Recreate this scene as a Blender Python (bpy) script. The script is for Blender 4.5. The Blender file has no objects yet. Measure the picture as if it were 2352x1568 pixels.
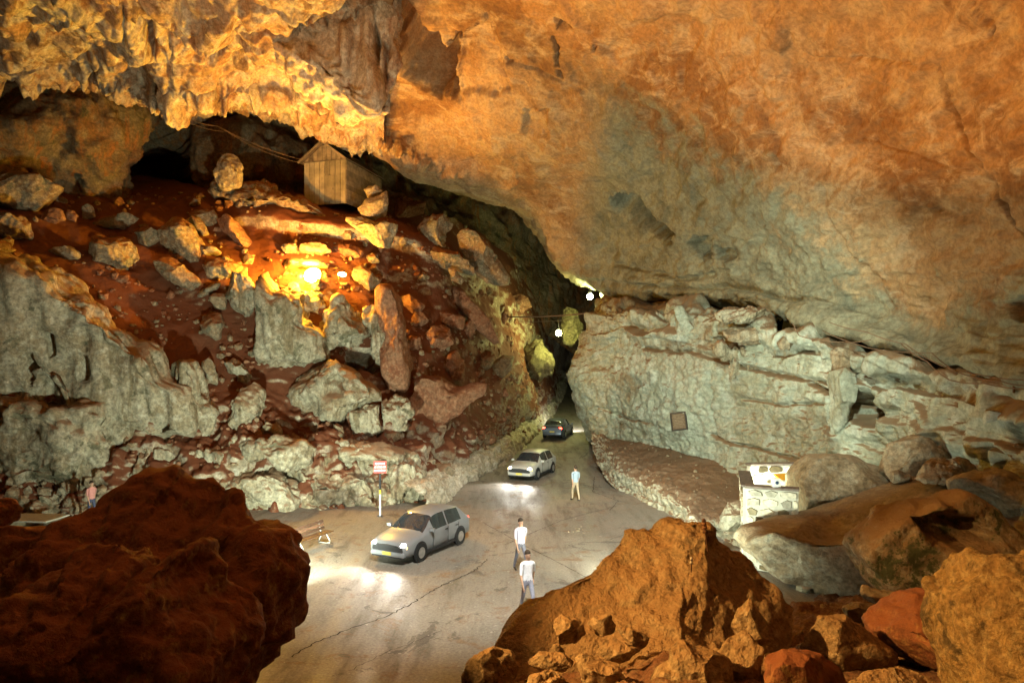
import bpy, bmesh, math, random
import numpy as np
from mathutils import Vector, Matrix

# ------------------------------------------------------------------ camera, sky, exposure
S = bpy.context.scene
COL = S.collection
F, CX, HY, CAMZ = 1568.0, 1176.0, 826.0, 7.0      # photo measured on a 2352 px wide copy
cam_d = bpy.data.cameras.new('camera'); cam = bpy.data.objects.new('camera', cam_d)
COL.objects.link(cam); S.camera = cam
cam.location = (0, 0, CAMZ); cam.rotation_euler = (math.pi / 2, 0, 0)
cam_d.sensor_width = 36; cam_d.lens = 24
cam_d.shift_y = (HY - 784.0) / 2352.0
cam_d.clip_start = 0.1; cam_d.clip_end = 600

W = bpy.data.worlds.new('World'); S.world = W; W.use_nodes = True
wn = W.node_tree.nodes; wl = W.node_tree.links
sky = wn.new('ShaderNodeTexSky'); sky.sky_type = 'NISHITA'; sky.sun_disc = False
sky.sun_elevation = math.radians(2); sky.sun_rotation = math.radians(180)
wl.new(sky.outputs[0], wn['Background'].inputs[0])
wn['Background'].inputs[1].default_value = 0.006     # night outside the arch

S.view_settings.view_transform = 'Standard'; S.view_settings.look = 'None'
S.view_settings.exposure = 0.18; S.view_settings.gamma = 1.0
S.cycles.use_denoising = True
S.cycles.max_bounces = 4; S.cycles.diffuse_bounces = 3; S.cycles.glossy_bounces = 1
S.cycles.sample_clamp_indirect = 6.0

def P3(u, v, d):
    return ((u - CX) / F * d, d, CAMZ + (HY - v) / F * d)
def ground_z(y):
    y = np.asarray(y, float)
    t = np.clip((y - 38) / 10, 0, 1)
    return 0.055 * (np.maximum(y - 38, 0) - 5 * t * (1 - t))* (0.6 + 0.4 * t)
def on_ground(u, v):
    d = CAMZ * F / (v - HY)
    for _ in range(30):
        d = 0.5 * d + 0.5 * (CAMZ - float(ground_z(d))) * F / (v - HY)
    return Vector(((u - CX) / F * d, d, float(ground_z(d))))

# ------------------------------------------------------------------ noise in numpy
_rng = np.random.RandomState(7)
_perm = _rng.permutation(256); _perm = np.concatenate([_perm, _perm, _perm]).astype(np.int32)
_grad = _rng.normal(size=(256, 3)); _grad /= np.linalg.norm(_grad, axis=1)[:, None]
_grad = _grad.astype(np.float32)
def perlin(P):
    P = np.asarray(P, np.float32)
    i = np.floor(P).astype(np.int32); f = P - i; i &= 255
    w = f * f * f * (f * (f * 6 - 15) + 10)
    r = None
    for dx in (0, 1):
        wx = w[:, 0] if dx else 1 - w[:, 0]
        a = _perm[i[:, 0] + dx]
        for dy in (0, 1):
            wy = w[:, 1] if dy else 1 - w[:, 1]
            b = _perm[a + i[:, 1] + dy]
            for dz in (0, 1):
                wz = w[:, 2] if dz else 1 - w[:, 2]
                g = _grad[_perm[b + i[:, 2] + dz]]
                t = g[:, 0] * (f[:, 0] - dx) + g[:, 1] * (f[:, 1] - dy) + g[:, 2] * (f[:, 2] - dz)
                t = t * wx * wy * wz
                r = t if r is None else r + t
    return r * 1.6
def fbm(P, o=4, g=0.5, l=2.03):
    r = 0; a = 1.0; P = np.asarray(P, np.float32)
    for k in range(o):
        r = r + a * perlin(P + 17.3 * k); a *= g; P = P * l
    return r
def ridged(P, o=4, g=0.5):
    r = 0; a = 1.0; P = np.asarray(P, np.float32)
    for k in range(o):
        r = r + a * (1 - 2 * np.abs(perlin(P + 31.7 * k))); a *= g; P = P * 2.07
    return r
def billow(P, o=3, g=0.5):
    r = 0; a = 1.0; P = np.asarray(P, np.float32)
    for k in range(o):
        r = r + a * (np.abs(perlin(P + 11.1 * k)) * 2 - .5); a *= g; P = P * 2.1
    return r
def cells(P):
    """distance to the nearest and second nearest feature point and a value per cell"""
    P = np.asarray(P, np.float32); i0 = np.floor(P).astype(np.int32)
    f1 = np.full(len(P), 9, np.float32); f2 = f1.copy(); val = np.zeros(len(P), np.float32)
    for dx in (-1, 0, 1):
        for dy in (-1, 0, 1):
            for dz in (-1, 0, 1):
                c = i0 + (dx, dy, dz); ci = c & 255
                h = _perm[_perm[_perm[ci[:, 0]] + ci[:, 1]] + ci[:, 2]]
                q = c + 0.5 + 0.42 * _grad[h]
                d = np.linalg.norm(P - q, axis=1)
                n = d < f1
                f2 = np.where(n, f1, np.minimum(f2, d)); val = np.where(n, h / 255.0, val); f1 = np.where(n, d, f1)
    return f1, f2, val

# ------------------------------------------------------------------ materials
def srgb(*c):
    return tuple(((x / 255) / 12.92 if x / 255 <= .04045 else ((x / 255 + .055) / 1.055) ** 2.4) for x in c) + (1,)
class NT:
    def __init__(s, name):
        s.m = bpy.data.materials.new(name); s.m.use_nodes = True
        s.n = s.m.node_tree.nodes; s.l = s.m.node_tree.links
        s.b = s.n['Principled BSDF']; s.b.inputs['Specular IOR Level'].default_value = .25
    def new(s, t, **k):
        x = s.n.new(t)
        for a, b in k.items(): setattr(x, a, b)
        return x
    def put(s, sock, v):
        if hasattr(v, 'is_linked') or isinstance(v, bpy.types.NodeSocket): s.l.new(v, sock)
        else: sock.default_value = v
    def noise(s, vec, scale, detail=6, rough=.55, dist=0):
        x = s.new('ShaderNodeTexNoise'); s.l.new(vec, x.inputs['Vector'])
        x.inputs['Scale'].default_value = scale; x.inputs['Detail'].default_value = detail
        x.inputs['Roughness'].default_value = rough; x.inputs['Distortion'].default_value = dist
        return x.outputs['Fac']
    def mapr(s, v, a, b, c=0, d=1):
        x = s.new('ShaderNodeMapRange'); s.put(x.inputs[0], v)
        for i, q in enumerate((a, b, c, d)): x.inputs[i + 1].default_value = q
        x.interpolation_type = 'SMOOTHSTEP'
        return x.outputs[0]
    def mix(s, f, a, b, mode='MIX'):
        x = s.new('ShaderNodeMix', data_type='RGBA', blend_type=mode)
        s.put(x.inputs[0], f); s.put(x.inputs[6], a); s.put(x.inputs[7], b)
        return x.outputs[2]
    def math(s, op, a, b=0.0):
        x = s.new('ShaderNodeMath', operation=op); s.put(x.inputs[0], a); s.put(x.inputs[1], b)
        return x.outputs[0]
    def scalevec(s, v, k):
        x = s.new('ShaderNodeVectorMath', operation='MULTIPLY'); s.l.new(v, x.inputs[0]); x.inputs[1].default_value = k
        return x.outputs[0]
def C(r, g, b): return (r, g, b, 1)

def rock_mat(name, c1, c2, c3, sc=.3, dust=None, dust_lo=.45, dust_hi=.85, patch=None, patch_lo=.55, patch_hi=.68, patch_sc=.5,
             streak=None, cracks=.5, bump=.5, rough=.85, fine=1.0, stretch=(1, 1, 1), spec=.25, moss=None, vein=None, grain=1.0, fold=None, shade_stain=None, pitted=0):
    t = NT(name); t.b.inputs['Specular IOR Level'].default_value = spec
    geo = t.new('ShaderNodeNewGeometry'); pos = geo.outputs['Position']
    ps = t.scalevec(pos, stretch)
    n1 = t.noise(ps, sc, 4, .6, .4)
    col = t.mix(t.mapr(n1, .38, .62), c1, c2)
    n2 = t.noise(ps, sc * 5.3, 5, .65)
    col = t.mix(t.mapr(n2, .45, .68), col, c3)
    if patch:
        npch = t.noise(ps, patch_sc, 7, .68, .6)
        col = t.mix(t.mapr(npch, patch_lo, patch_hi), col, patch)
    if streak:
        st = t.noise(t.scalevec(pos, (1.6, 1.6, .16)), 1.0, 4, .6)
        col = t.mix(t.mapr(st, .52, .68), col, streak)
    if vein:
        sv = t.noise(t.scalevec(pos, (.5, .5, 2.6)), 1.0, 4, .65)
        col = t.mix(t.mapr(sv, .5, .7), col, vein)
    if fold:
        mp = t.new('ShaderNodeMapping'); t.l.new(pos, mp.inputs['Vector']); mp.inputs['Rotation'].default_value = (0, math.radians(35), math.radians(-25)); mp.inputs['Scale'].default_value = (.28, .7, 1.2)
        fo = t.noise(mp.outputs[0], 1.0, 7, .7, .8)
        col = t.mix(t.mapr(fo, .48, .7), col, fold)
    if shade_stain:                                   # grey-green stain that also paints in where the orange light stops
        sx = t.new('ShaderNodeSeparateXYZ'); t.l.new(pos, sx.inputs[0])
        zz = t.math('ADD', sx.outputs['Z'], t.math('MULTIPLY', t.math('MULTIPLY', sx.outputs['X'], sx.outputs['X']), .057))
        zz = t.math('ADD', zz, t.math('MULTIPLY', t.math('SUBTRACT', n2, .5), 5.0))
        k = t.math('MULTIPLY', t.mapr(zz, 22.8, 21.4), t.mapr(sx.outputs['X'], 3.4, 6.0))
        col = t.mix(k, col, t.mix(t.mapr(n2, .4, .65), shade_stain, tuple(x * .62 for x in shade_stain[:3]) + (1,)))
    n3 = t.noise(pos, 6 * fine, 4, .7)
    var = t.mapr(n3, .25, .75, 1 - .45 * grain, 1 + .35 * grain)
    vc = t.new('ShaderNodeVectorMath', operation='SCALE'); t.l.new(col, vc.inputs[0]); t.l.new(var, vc.inputs['Scale'])
    col = vc.outputs[0]
    if moss:
        mm = t.noise(pos, 1.5, 8, .7)
        col = t.mix(t.mapr(mm, .5, .58), col, moss)
    if dust:
        nz = t.new('ShaderNodeSeparateXYZ'); t.l.new(geo.outputs['Normal'], nz.inputs[0])
        k = t.math('ADD', nz.outputs['Z'], t.math('MULTIPLY', t.math('SUBTRACT', n2, .5), 1.1))
        col = t.mix(t.mapr(k, dust_lo, dust_hi), col, dust)
    t.l.new(col, t.b.inputs['Base Color']); t.b.inputs['Roughness'].default_value = rough
    h = t.math('MULTIPLY', t.noise(ps, 2.6 * fine, 6, .72), .55)
    if pitted:
        vo = t.new('ShaderNodeTexVoronoi', feature='F1'); vo.inputs['Scale'].default_value = 5.5; vo.inputs['Detail'].default_value = 2; vo.inputs['Roughness'].default_value = .7; t.l.new(pos, vo.inputs['Vector'])
        h = t.math('ADD', h, t.math('MULTIPLY', vo.outputs['Distance'], pitted))
    bp = t.new('ShaderNodeBump'); bp.inputs['Strength'].default_value = bump; bp.inputs['Distance'].default_value = .35
    t.l.new(h, bp.inputs['Height']); t.l.new(bp.outputs[0], t.b.inputs['Normal'])
    return t.m
def plain(name, col, rough=.6, metal=0, emit=None, es=0, var=.15, sc=8, spec=.35):
    t = NT(name); t.b.inputs['Specular IOR Level'].default_value = spec
    tc = t.new('ShaderNodeTexCoord')
    n = t.noise(tc.outputs['Object'], sc, 6, .65)
    a = tuple(x * (1 - var) for x in col[:3]) + (1,); b = tuple(min(1, x * (1 + var)) for x in col[:3]) + (1,)
    oi = t.new('ShaderNodeObjectInfo'); vs = t.new('ShaderNodeVectorMath', operation='SCALE'); t.l.new(t.mix(t.mapr(n, .3, .7), a, b), vs.inputs[0])
    t.l.new(t.mapr(oi.outputs['Random'], 0, 1, 1 - var, 1 + var), vs.inputs['Scale']); t.l.new(vs.outputs[0], t.b.inputs['Base Color'])
    t.b.inputs['Roughness'].default_value = rough; t.b.inputs['Metallic'].default_value = metal
    if emit:
        t.b.inputs['Emission Color'].default_value = emit; t.b.inputs['Emission Strength'].default_value = es
    return t.m

DIRT = C(.135, .046, .02)
M = {}
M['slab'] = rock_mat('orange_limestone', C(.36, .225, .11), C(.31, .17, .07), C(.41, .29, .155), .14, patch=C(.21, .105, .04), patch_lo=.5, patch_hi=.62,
                     patch_sc=.13, bump=.5, grain=.65, fold=C(.44, .32, .19), shade_stain=C(.255, .245, .165))
M['drape'] = rock_mat('draped_limestone', C(.38, .30, .20), C(.30, .17, .085), C(.46, .40, .29), .3, patch=C(.20, .12, .06), patch_lo=.54, patch_hi=.62, patch_sc=.5, streak=C(.24, .12, .055), bump=.7, cracks=.6)
M['curtain'] = rock_mat('pale_curtain_stone', C(.46, .36, .25), C(.38, .26, .16), C(.54, .47, .36), .35, streak=C(.28, .15, .08), bump=.6, cracks=.5)
M['back'] = rock_mat('dark_back_stone', C(.13, .10, .05), C(.16, .08, .03), C(.17, .13, .075), .3, streak=C(.22, .09, .025), patch=C(.06, .055, .025), bump=.7, cracks=1)  # dark olive stone with orange streaks
M['wall'] = rock_mat('grey_green_limestone', C(.33, .35, .27), C(.27, .27, .19), C(.42, .43, .35), .25, patch=C(.22, .165, .095), patch_lo=.55, patch_hi=.66,
                     patch_sc=.3, dust=C(.21, .145, .085), dust_lo=.36, dust_hi=.72, bump=.42, vein=C(.38, .41, .33), rough=.7, grain=.7)
M['flow'] = rock_mat('pale_flowstone', C(.36, .325, .225), C(.27, .215, .13), C(.46, .42, .31), .6, streak=C(.19, .15, .085), patch=C(.15, .14, .085), patch_lo=.55, patch_hi=.63, patch_sc=.8, dust=C(.25, .155, .09), dust_lo=.45,
                     dust_hi=.75, bump=.8, cracks=.6)
M['slope'] = rock_mat('slope_stone', C(.36, .31, .22), C(.28, .20, .12), C(.46, .42, .33), .4, streak=C(.24, .17, .10), dust=DIRT, dust_lo=-.12, dust_hi=.3,
                      bump=.6, cracks=.4)
M['boulder'] = rock_mat('slope_boulder_stone', C(.27, .205, .125), C(.22, .14, .075), C(.35, .29, .19), .9, patch=C(.17, .155, .10), patch_lo=.53, patch_hi=.6, patch_sc=1.3,
                        dust=C(.18, .07, .03), dust_lo=.35, dust_hi=.85, bump=.7)
M['red'] = rock_mat('reddish_boulder_stone', C(.26, .13, .07), C(.22, .09, .045), C(.33, .19, .11), .8, dust=DIRT, dust_lo=.4, dust_hi=.95, bump=.6)
M['slabstone'] = rock_mat('tan_block_stone', C(.30, .235, .15), C(.25, .185, .11), C(.36, .325, .235), .5, streak=C(.22, .16, .09), patch=C(.36, .38, .31), patch_lo=.58, patch_hi=.72, patch_sc=.9,
                          dust=C(.25, .185, .115), dust_lo=.75, dust_hi=1.15, bump=.75)
M['mossy'] = rock_mat('mossy_stone', C(.30, .22, .14), C(.24, .17, .10), C(.38, .34, .26), .9, moss=C(.06, .065, .03), dust=C(.25, .155, .08), dust_lo=.4, dust_hi=.8, bump=.9)
M['fore'] = rock_mat('rust_coated_stone', C(.33, .23, .115), C(.27, .17, .08), C(.40, .30, .17), 1.2, patch=C(.14, .085, .04), patch_lo=.56, patch_hi=.66, patch_sc=2.2,
                     bump=.9, fine=1.6, pitted=.14, dust=C(.30, .18, .08), dust_lo=.5, dust_hi=1.0)
M['dark'] = rock_mat('dark_red_earthy_stone', C(.18, .066, .028), C(.13, .045, .018), C(.25, .125, .045), 1.4, patch=C(.27, .16, .05), patch_lo=.56, patch_hi=.66,
                     patch_sc=2.0, bump=.6, fine=1.3, pitted=.05, dust=C(.19, .065, .025), dust_lo=.4, dust_hi=.9)
M['ochre'] = rock_mat('ochre_stone', C(.34, .21, .075), C(.24, .14, .05), C(.40, .28, .12), 1.5, patch=C(.12, .08, .035), patch_lo=.52, patch_hi=.62, patch_sc=2.0, bump=1.0, fine=2.0)
M['bank'] = rock_mat('earth_bank', C(.22, .11, .05), C(.17, .075, .035), C(.28, .17, .09), 1.0, bump=.9, fine=2, cracks=0)
M['mossrock'] = rock_mat('yellow_green_stone', C(.16, .135, .055), C(.11, .085, .04), C(.2, .17, .09), .9, bump=1.0)

def road_mat():
    t = NT('worn_road_surface'); geo = t.new('ShaderNodeNewGeometry'); pos = geo.outputs['Position']
    rot = t.new('ShaderNodeMapping'); t.l.new(pos, rot.inputs['Vector']); rot.inputs['Rotation'].default_value = (0, 0, math.radians(24)); rot.inputs['Scale'].default_value = (1, .16, 1)
    a = t.noise(pos, .25, 4, .6); b = t.noise(rot.outputs[0], 1.4, 5, .65); c = t.noise(pos, 14, 4, .75)
    col = t.mix(t.mapr(a, .35, .65), C(.20, .185, .16), C(.245, .215, .18))
    col = t.mix(t.mapr(b, .5, .72), col, C(.14, .12, .095))
    d = t.noise(pos, 1.1, 7, .7, .5); col = t.mix(t.mapr(d, .54, .66), col, C(.19, .13, .09))
    p2 = t.noise(pos, .55, 6, .75, 1.5); col = t.mix(t.mapr(p2, .58, .62), col, C(.12, .105, .09)); p3 = t.noise(pos, 3.5, 3, .7); col = t.mix(t.mapr(p3, .66, .7), col, C(.30, .28, .25))
    v = t.new('ShaderNodeVectorMath', operation='SCALE'); t.l.new(col, v.inputs[0]); t.l.new(t.mapr(c, .25, .75, .72, 1.25), v.inputs['Scale'])
    t.l.new(v.outputs[0], t.b.inputs['Base Color']); t.l.new(t.mapr(b, .3, .7, .5, .8), t.b.inputs['Roughness'])
    bp = t.new('ShaderNodeBump'); bp.inputs['Strength'].default_value = .35; bp.inputs['Distance'].default_value = .03
    t.l.new(t.math('ADD', c, t.math('MULTIPLY', b, .6)), bp.inputs['Height']); t.l.new(bp.outputs[0], t.b.inputs['Normal'])
    return t.m
M['road'] = road_mat()

# ------------------------------------------------------------------ mesh helpers
def mesh_np(name, V, Fq, mat, smooth=True, parent=None, loc=None):
    V = np.asarray(V, np.float32); Fq = np.asarray(Fq, np.int32)
    me = bpy.data.meshes.new(name); k = Fq.shape[1]
    me.vertices.add(len(V)); me.loops.add(Fq.size); me.polygons.add(len(Fq))
    if loc is not None: V = V - np.asarray(loc, np.float32)
    me.vertices.foreach_set('co', V.ravel()); me.loops.foreach_set('vertex_index', Fq.ravel())
    me.polygons.foreach_set('loop_start', np.arange(0, Fq.size, k, dtype=np.int32))
    me.polygons.foreach_set('loop_total', np.full(len(Fq), k, np.int32))
    me.polygons.foreach_set('use_smooth', np.full(len(Fq), smooth))
    me.update(calc_edges=True); me.validate()
    if mat: me.materials.append(mat)
    o = bpy.data.objects.new(name, me); COL.objects.link(o)
    if loc is not None: o.location = loc
    if parent: o.parent = parent
    return o
def tag(o, label=None, cat=None, group=None, kind=None):
    if label: o['label'] = label
    if cat: o['category'] = cat
    if group: o['group'] = group
    if kind: o['kind'] = kind
    return o
def empty(name, loc, rz=0, label=None, cat=None, group=None):
    o = bpy.data.objects.new(name, None); COL.objects.link(o); o.location = loc; o.rotation_euler = (0, 0, rz); o.empty_display_size = .2
    return tag(o, label, cat, group)

def spline(pts, n, t=None):
    """pts (k,...) -> n samples, non-uniform cubic Hermite"""
    pts = np.asarray(pts, float); k = len(pts)
    if t is None:
        d = np.linalg.norm((pts[1:] - pts[:-1]).reshape(k - 1, -1), axis=1) ** .8 + 1e-6
        t = np.concatenate([[0], np.cumsum(d)])
    m = np.empty_like(pts); sh = (-1,) + (1,) * (pts.ndim - 1)
    m[1:-1] = (pts[2:] - pts[:-2]) / (t[2:] - t[:-2]).reshape(sh)
    m[0] = (pts[1] - pts[0]) / (t[1] - t[0]); m[-1] = (pts[-1] - pts[-2]) / (t[-1] - t[-2])
    q = np.linspace(t[0], t[-1], n); i = np.clip(np.searchsorted(t, q, 'right') - 1, 0, k - 2)
    h = (t[i + 1] - t[i]); s = (q - t[i]) / h; sh2 = (-1,) + (1,) * (pts.ndim - 1)
    h00 = 2 * s**3 - 3 * s**2 + 1; h10 = s**3 - 2 * s**2 + s; h01 = -2 * s**3 + 3 * s**2; h11 = s**3 - s**2
    R = lambda a: a.reshape(sh2)
    return R(h00) * pts[i] + R(h10 * h) * m[i] + R(h01) * pts[i + 1] + R(h11 * h) * m[i + 1]
def poly_sd(u, v, poly):
    """signed distance in photo pixels, negative inside"""
    p = np.asarray(poly, float); q = np.roll(p, -1, 0); d = np.full(u.shape, 1e9); ins = np.zeros(u.shape, bool)
    for (x0, y0), (x1, y1) in zip(p, q):
        ex, ey = x1 - x0, y1 - y0
        t = np.clip(((u - x0) * ex + (v - y0) * ey) / (ex * ex + ey * ey + 1e-9), 0, 1)
        d = np.minimum(d, np.hypot(u - x0 - t * ex, v - y0 - t * ey))
        c = ((y0 > v) != (y1 > v)) & (u < (x1 - x0) * (v - y0) / (y1 - y0 + 1e-12) + x0); ins ^= c
    return np.where(ins, -d, d)
def line_d(u, v, pts):
    d = np.full(u.shape, 1e9); p = np.asarray(pts, float)
    for (x0, y0), (x1, y1) in zip(p[:-1], p[1:]):
        ex, ey = x1 - x0, y1 - y0
        t = np.clip(((u - x0) * ex + (v - y0) * ey) / (ex * ex + ey * ey + 1e-9), 0, 1)
        d = np.minimum(d, np.hypot(u - x0 - t * ex, v - y0 - t * ey))
    return d
def sst(x, a, b):
    t = np.clip((x - a) / (b - a), 0, 1); return t * t * (3 - 2 * t)

GRIDS = {}
def loft(name, rows, nu, nv, mat, disp, weights=None, pits=(), grooves=(), toward=(0, 5, 6), kind='structure', post=None):
    W_ = [spline(np.array([P3(*p) if p[0] != 'w' else p[1:] for p in r]), nu) for r in rows]
    A = np.array(W_)
    t = None
    if weights: t = np.concatenate([[0], np.cumsum(weights)]).astype(float)
    G = spline(A, nv, t)                                   # nv, nu, 3
    GRIDS[name] = G.copy()
    du = np.gradient(G, axis=1); dv = np.gradient(G, axis=0); N = np.cross(du, dv)
    N /= np.linalg.norm(N, axis=2)[:, :, None] + 1e-9
    Pf = G.reshape(-1, 3); Nf = N.reshape(-1, 3)
    # the grid is oriented as one sheet: flip all when most of it faces away from the inside
    if np.mean(np.sum(Nf * (np.array(toward) - Pf), 1) > 0) < .5: Nf = -Nf
    y = np.maximum(Pf[:, 1], .5); U = CX + F * Pf[:, 0] / y; Vv = HY - F * (Pf[:, 2] - CAMZ) / y
    row = np.repeat(np.linspace(0, len(rows) - 1, nv), nu)
    h = disp(Pf, U, Vv, row)
    wob = fbm(Pf * .8, 3) * 8 + fbm(Pf * 3.1, 2) * 5
    for poly, depth, soft in pits:
        h = h - depth * sst(-(poly_sd(U + wob, Vv + wob, poly)), -soft * .3, soft)
    for pts, depth, wid in grooves:
        h = h - depth * np.exp(-(line_d(U + wob * .5, Vv + wob * .5, pts) / wid) ** 2)
    Pn = Pf + Nf * h[:, None]
    if post is not None: Pn = post(Pn, U, Vv, row)
    idx = np.arange(nu * nv).reshape(nv, nu)
    Q = np.stack([idx[:-1, :-1], idx[:-1, 1:], idx[1:, 1:], idx[1:, :-1]], -1).reshape(-1, 4)
    o = mesh_np(name, Pn, Q, mat)
    return tag(o, kind=kind)

def flat_mesh(name, pts, mat, parent=None, kind=None):
    me = bpy.data.meshes.new(name); me.from_pydata([tuple(p) for p in pts], [], [tuple(range(len(pts)))]); me.materials.append(mat)
    o = bpy.data.objects.new(name, me); COL.objects.link(o)
    if parent: o.parent = parent
    return o

# ------------------------------------------------------------------ ground
gx = np.concatenate([np.linspace(-60, -16, 23)[:-1], np.linspace(-16, 14, 151), np.linspace(14, 45, 16)[1:]])
gy = np.concatenate([np.linspace(-40, 10, 26)[:-1], np.linspace(10, 50, 201), np.linspace(50, 150, 101)[1:]])
GX, GY = np.meshgrid(gx, gy); gp = np.stack([GX.ravel(), GY.ravel(), np.zeros(GX.size)], 1)
gp[:, 2] = ground_z(gp[:, 1]) + .035 * fbm(gp * .25, 3) + .008 * fbm(gp * 1.5, 3)
gi = np.arange(GX.size).reshape(GX.shape)
tag(mesh_np('road', gp, np.stack([gi[:-1, :-1], gi[:-1, 1:], gi[1:, 1:], gi[1:, :-1]], -1).reshape(-1, 4), M['road']), kind='structure')

# ------------------------------------------------------------------ the cave shell
def d_slab(P, U, V, row):
    Pd = P @ np.array([[.9, .3, .1], [-.3, .9, 0], [-.1, 0, 1]]).T
    f1, f2, cv = cells(P * .16 + fbm(P * .25, 3)[:, None] * .35)
    h = .55 * fbm(P * .13, 3) + .16 * fbm(Pd * (.35, 1.0, 1.6), 4) + .05 * ridged(P * .9, 4) + .02 * fbm(P * 4, 3)
    h += .5 * (cv - .5) * sst(f2 - f1, 0, .12)
    rough = sst(-(V - (330 + (U - 830) * .62)), -60, 10)                          # jagged lower lip on the left
    edge = np.exp(-((row - 1) / .3) ** 2) * sst(1150 - U, 0, 250)
    h += edge * .9 * billow(P * (.9, .9, .35), 3)
    return h
ceil_rows = [
    [(690, 260, 52), (850, 335, 53), (1030, 425, 57), (1215, 500, 62), (1300, 620, 66), (1395, 668, 60), (1560, 684, 46), (1700, 692, 41), (1850, 735, 36), (2050, 780, 31), (2352, 860, 23), (2700, 950, 17)],
    [(690, 290, 44), (830, 330, 45), (960, 400, 47), (1090, 440, 49), (1215, 510, 51), (1290, 610, 52), (1390, 668, 49), (1560, 684, 41), (1700, 698, 36), (1850, 752, 30.6), (2050, 800, 26.4), (2352, 890, 19.6), (2700, 985, 14.6)],
    [(690, 180, 41), (850, 250, 43), (1000, 330, 44.5), (1150, 400, 45), (1300, 470, 45.5), (1420, 570, 45), (1560, 620, 40), (1750, 650, 34), (1900, 690, 30), (2100, 730, 26), (2352, 780, 20), (2700, 850, 15)],
    [(700, 60, 37), (900, 150, 40), (1100, 240, 40), (1300, 320, 39), (1500, 400, 38), (1700, 480, 33.5), (1900, 560, 29), (2100, 600, 25), (2400, 640, 19), (2750, 700, 14)],
    [(750, -60, 32), (950, 30, 35), (1150, 80, 35), (1400, 150, 34), (1600, 220, 31.5), (1800, 300, 28), (2000, 360, 25), (2200, 400, 21.5), (2450, 430, 17.5), (2800, 470, 13.5)],
    [(800, -200, 29), (1000, -120, 30), (1200, -80, 30), (1450, -30, 28.5), (1700, 50, 26), (1900, 120, 24), (2100, 180, 21.5), (2300, 200, 19), (2550, 220, 15.5), (2900, 240, 12)],
    [('w', -8, 18, 25), ('w', -3, 18, 25.2), ('w', 2, 18, 24.5), ('w', 6, 17.5, 23), ('w', 10, 16, 20), ('w', 13, 14, 16.5), ('w', 15, 12, 13), ('w', 16, 10, 10)],
    [('w', -9, -4, 25), ('w', -3, -4, 25.5), ('w', 4, -4, 24), ('w', 9, -4, 20), ('w', 13, -4, 14), ('w', 15, -4, 7), ('w', 15.5, -4, 1)],
    [('w', -9, -22, 26), ('w', -3, -22, 26.5), ('w', 5, -22, 25), ('w', 11, -22, 20), ('w', 15, -22, 13), ('w', 17, -22, 7), ('w', 18, -22, 0)],
]
recess = [(905, -30), (955, 40), (985, 80), (1003, 78), (1020, 122), (1050, 84), (1042, 165), (1046, 218), (1004, 228), (925, 182), (905, 146), (900, 60)]
sheet = [(1048, 84), (1114, 55), (1139, 99), (1158, 139), (1176, 222), (1048, 222)]
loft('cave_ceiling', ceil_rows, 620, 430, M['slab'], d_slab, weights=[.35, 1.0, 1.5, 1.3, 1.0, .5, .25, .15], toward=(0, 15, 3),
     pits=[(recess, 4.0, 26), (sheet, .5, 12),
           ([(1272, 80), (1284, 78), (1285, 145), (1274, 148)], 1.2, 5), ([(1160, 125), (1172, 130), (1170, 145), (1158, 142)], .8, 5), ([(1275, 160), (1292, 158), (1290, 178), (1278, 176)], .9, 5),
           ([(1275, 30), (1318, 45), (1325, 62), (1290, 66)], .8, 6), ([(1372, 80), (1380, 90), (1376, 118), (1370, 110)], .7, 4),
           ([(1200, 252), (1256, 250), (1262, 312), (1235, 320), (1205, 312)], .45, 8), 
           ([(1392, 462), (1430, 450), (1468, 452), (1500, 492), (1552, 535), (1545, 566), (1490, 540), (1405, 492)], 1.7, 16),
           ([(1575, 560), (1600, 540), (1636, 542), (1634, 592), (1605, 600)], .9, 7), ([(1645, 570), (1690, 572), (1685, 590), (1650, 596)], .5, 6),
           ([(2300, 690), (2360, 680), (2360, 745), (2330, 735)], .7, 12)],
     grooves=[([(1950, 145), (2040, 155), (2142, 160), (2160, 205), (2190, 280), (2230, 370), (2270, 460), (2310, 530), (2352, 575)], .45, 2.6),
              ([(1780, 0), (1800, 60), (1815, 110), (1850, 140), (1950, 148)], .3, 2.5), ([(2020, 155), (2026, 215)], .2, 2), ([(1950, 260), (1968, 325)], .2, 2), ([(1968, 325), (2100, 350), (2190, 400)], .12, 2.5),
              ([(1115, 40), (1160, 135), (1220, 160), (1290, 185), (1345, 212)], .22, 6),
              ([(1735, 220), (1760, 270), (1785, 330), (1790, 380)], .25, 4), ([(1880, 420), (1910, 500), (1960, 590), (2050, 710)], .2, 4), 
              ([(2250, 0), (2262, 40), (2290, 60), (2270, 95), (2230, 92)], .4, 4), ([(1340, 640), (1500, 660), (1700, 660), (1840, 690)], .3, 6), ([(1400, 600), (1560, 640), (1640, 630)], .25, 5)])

def d_drape(P, U, V, row):
    low = sst(row, 2.2, 1.0)
    h = .9 * fbm(P * .17, 3) + .65 * billow(P * (.30, .30, .09), 2) * sst(row, .3, 1.6) + .22 * billow(P * (.8, .8, .22), 2)
    h += low * (.30 * billow(P * (.7, .7, .55), 3)) + .09 * ridged(P * (1.1, 1.1, .6), 4) + .03 * fbm(P * 5, 3)
    f1, f2, cv = cells(P * (.30, .30, .17) + fbm(P * .35, 3)[:, None] * .35)
    h += 1.1 * (cv - .5) * sst(f2 - f1, 0, .14)
    return h
def drip(Pn, U, V, row):
    w = np.exp(-((row - 1.0) / .55) ** 2)
    q = np.stack([Pn[:, 0] * 1.1, Pn[:, 1] * .35, np.zeros(len(Pn))], 1)
    s = np.maximum(fbm(q, 3) + .1, 0) ** 1.4
    Pn[:, 2] -= 1.3 * w * s
    return Pn
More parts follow.
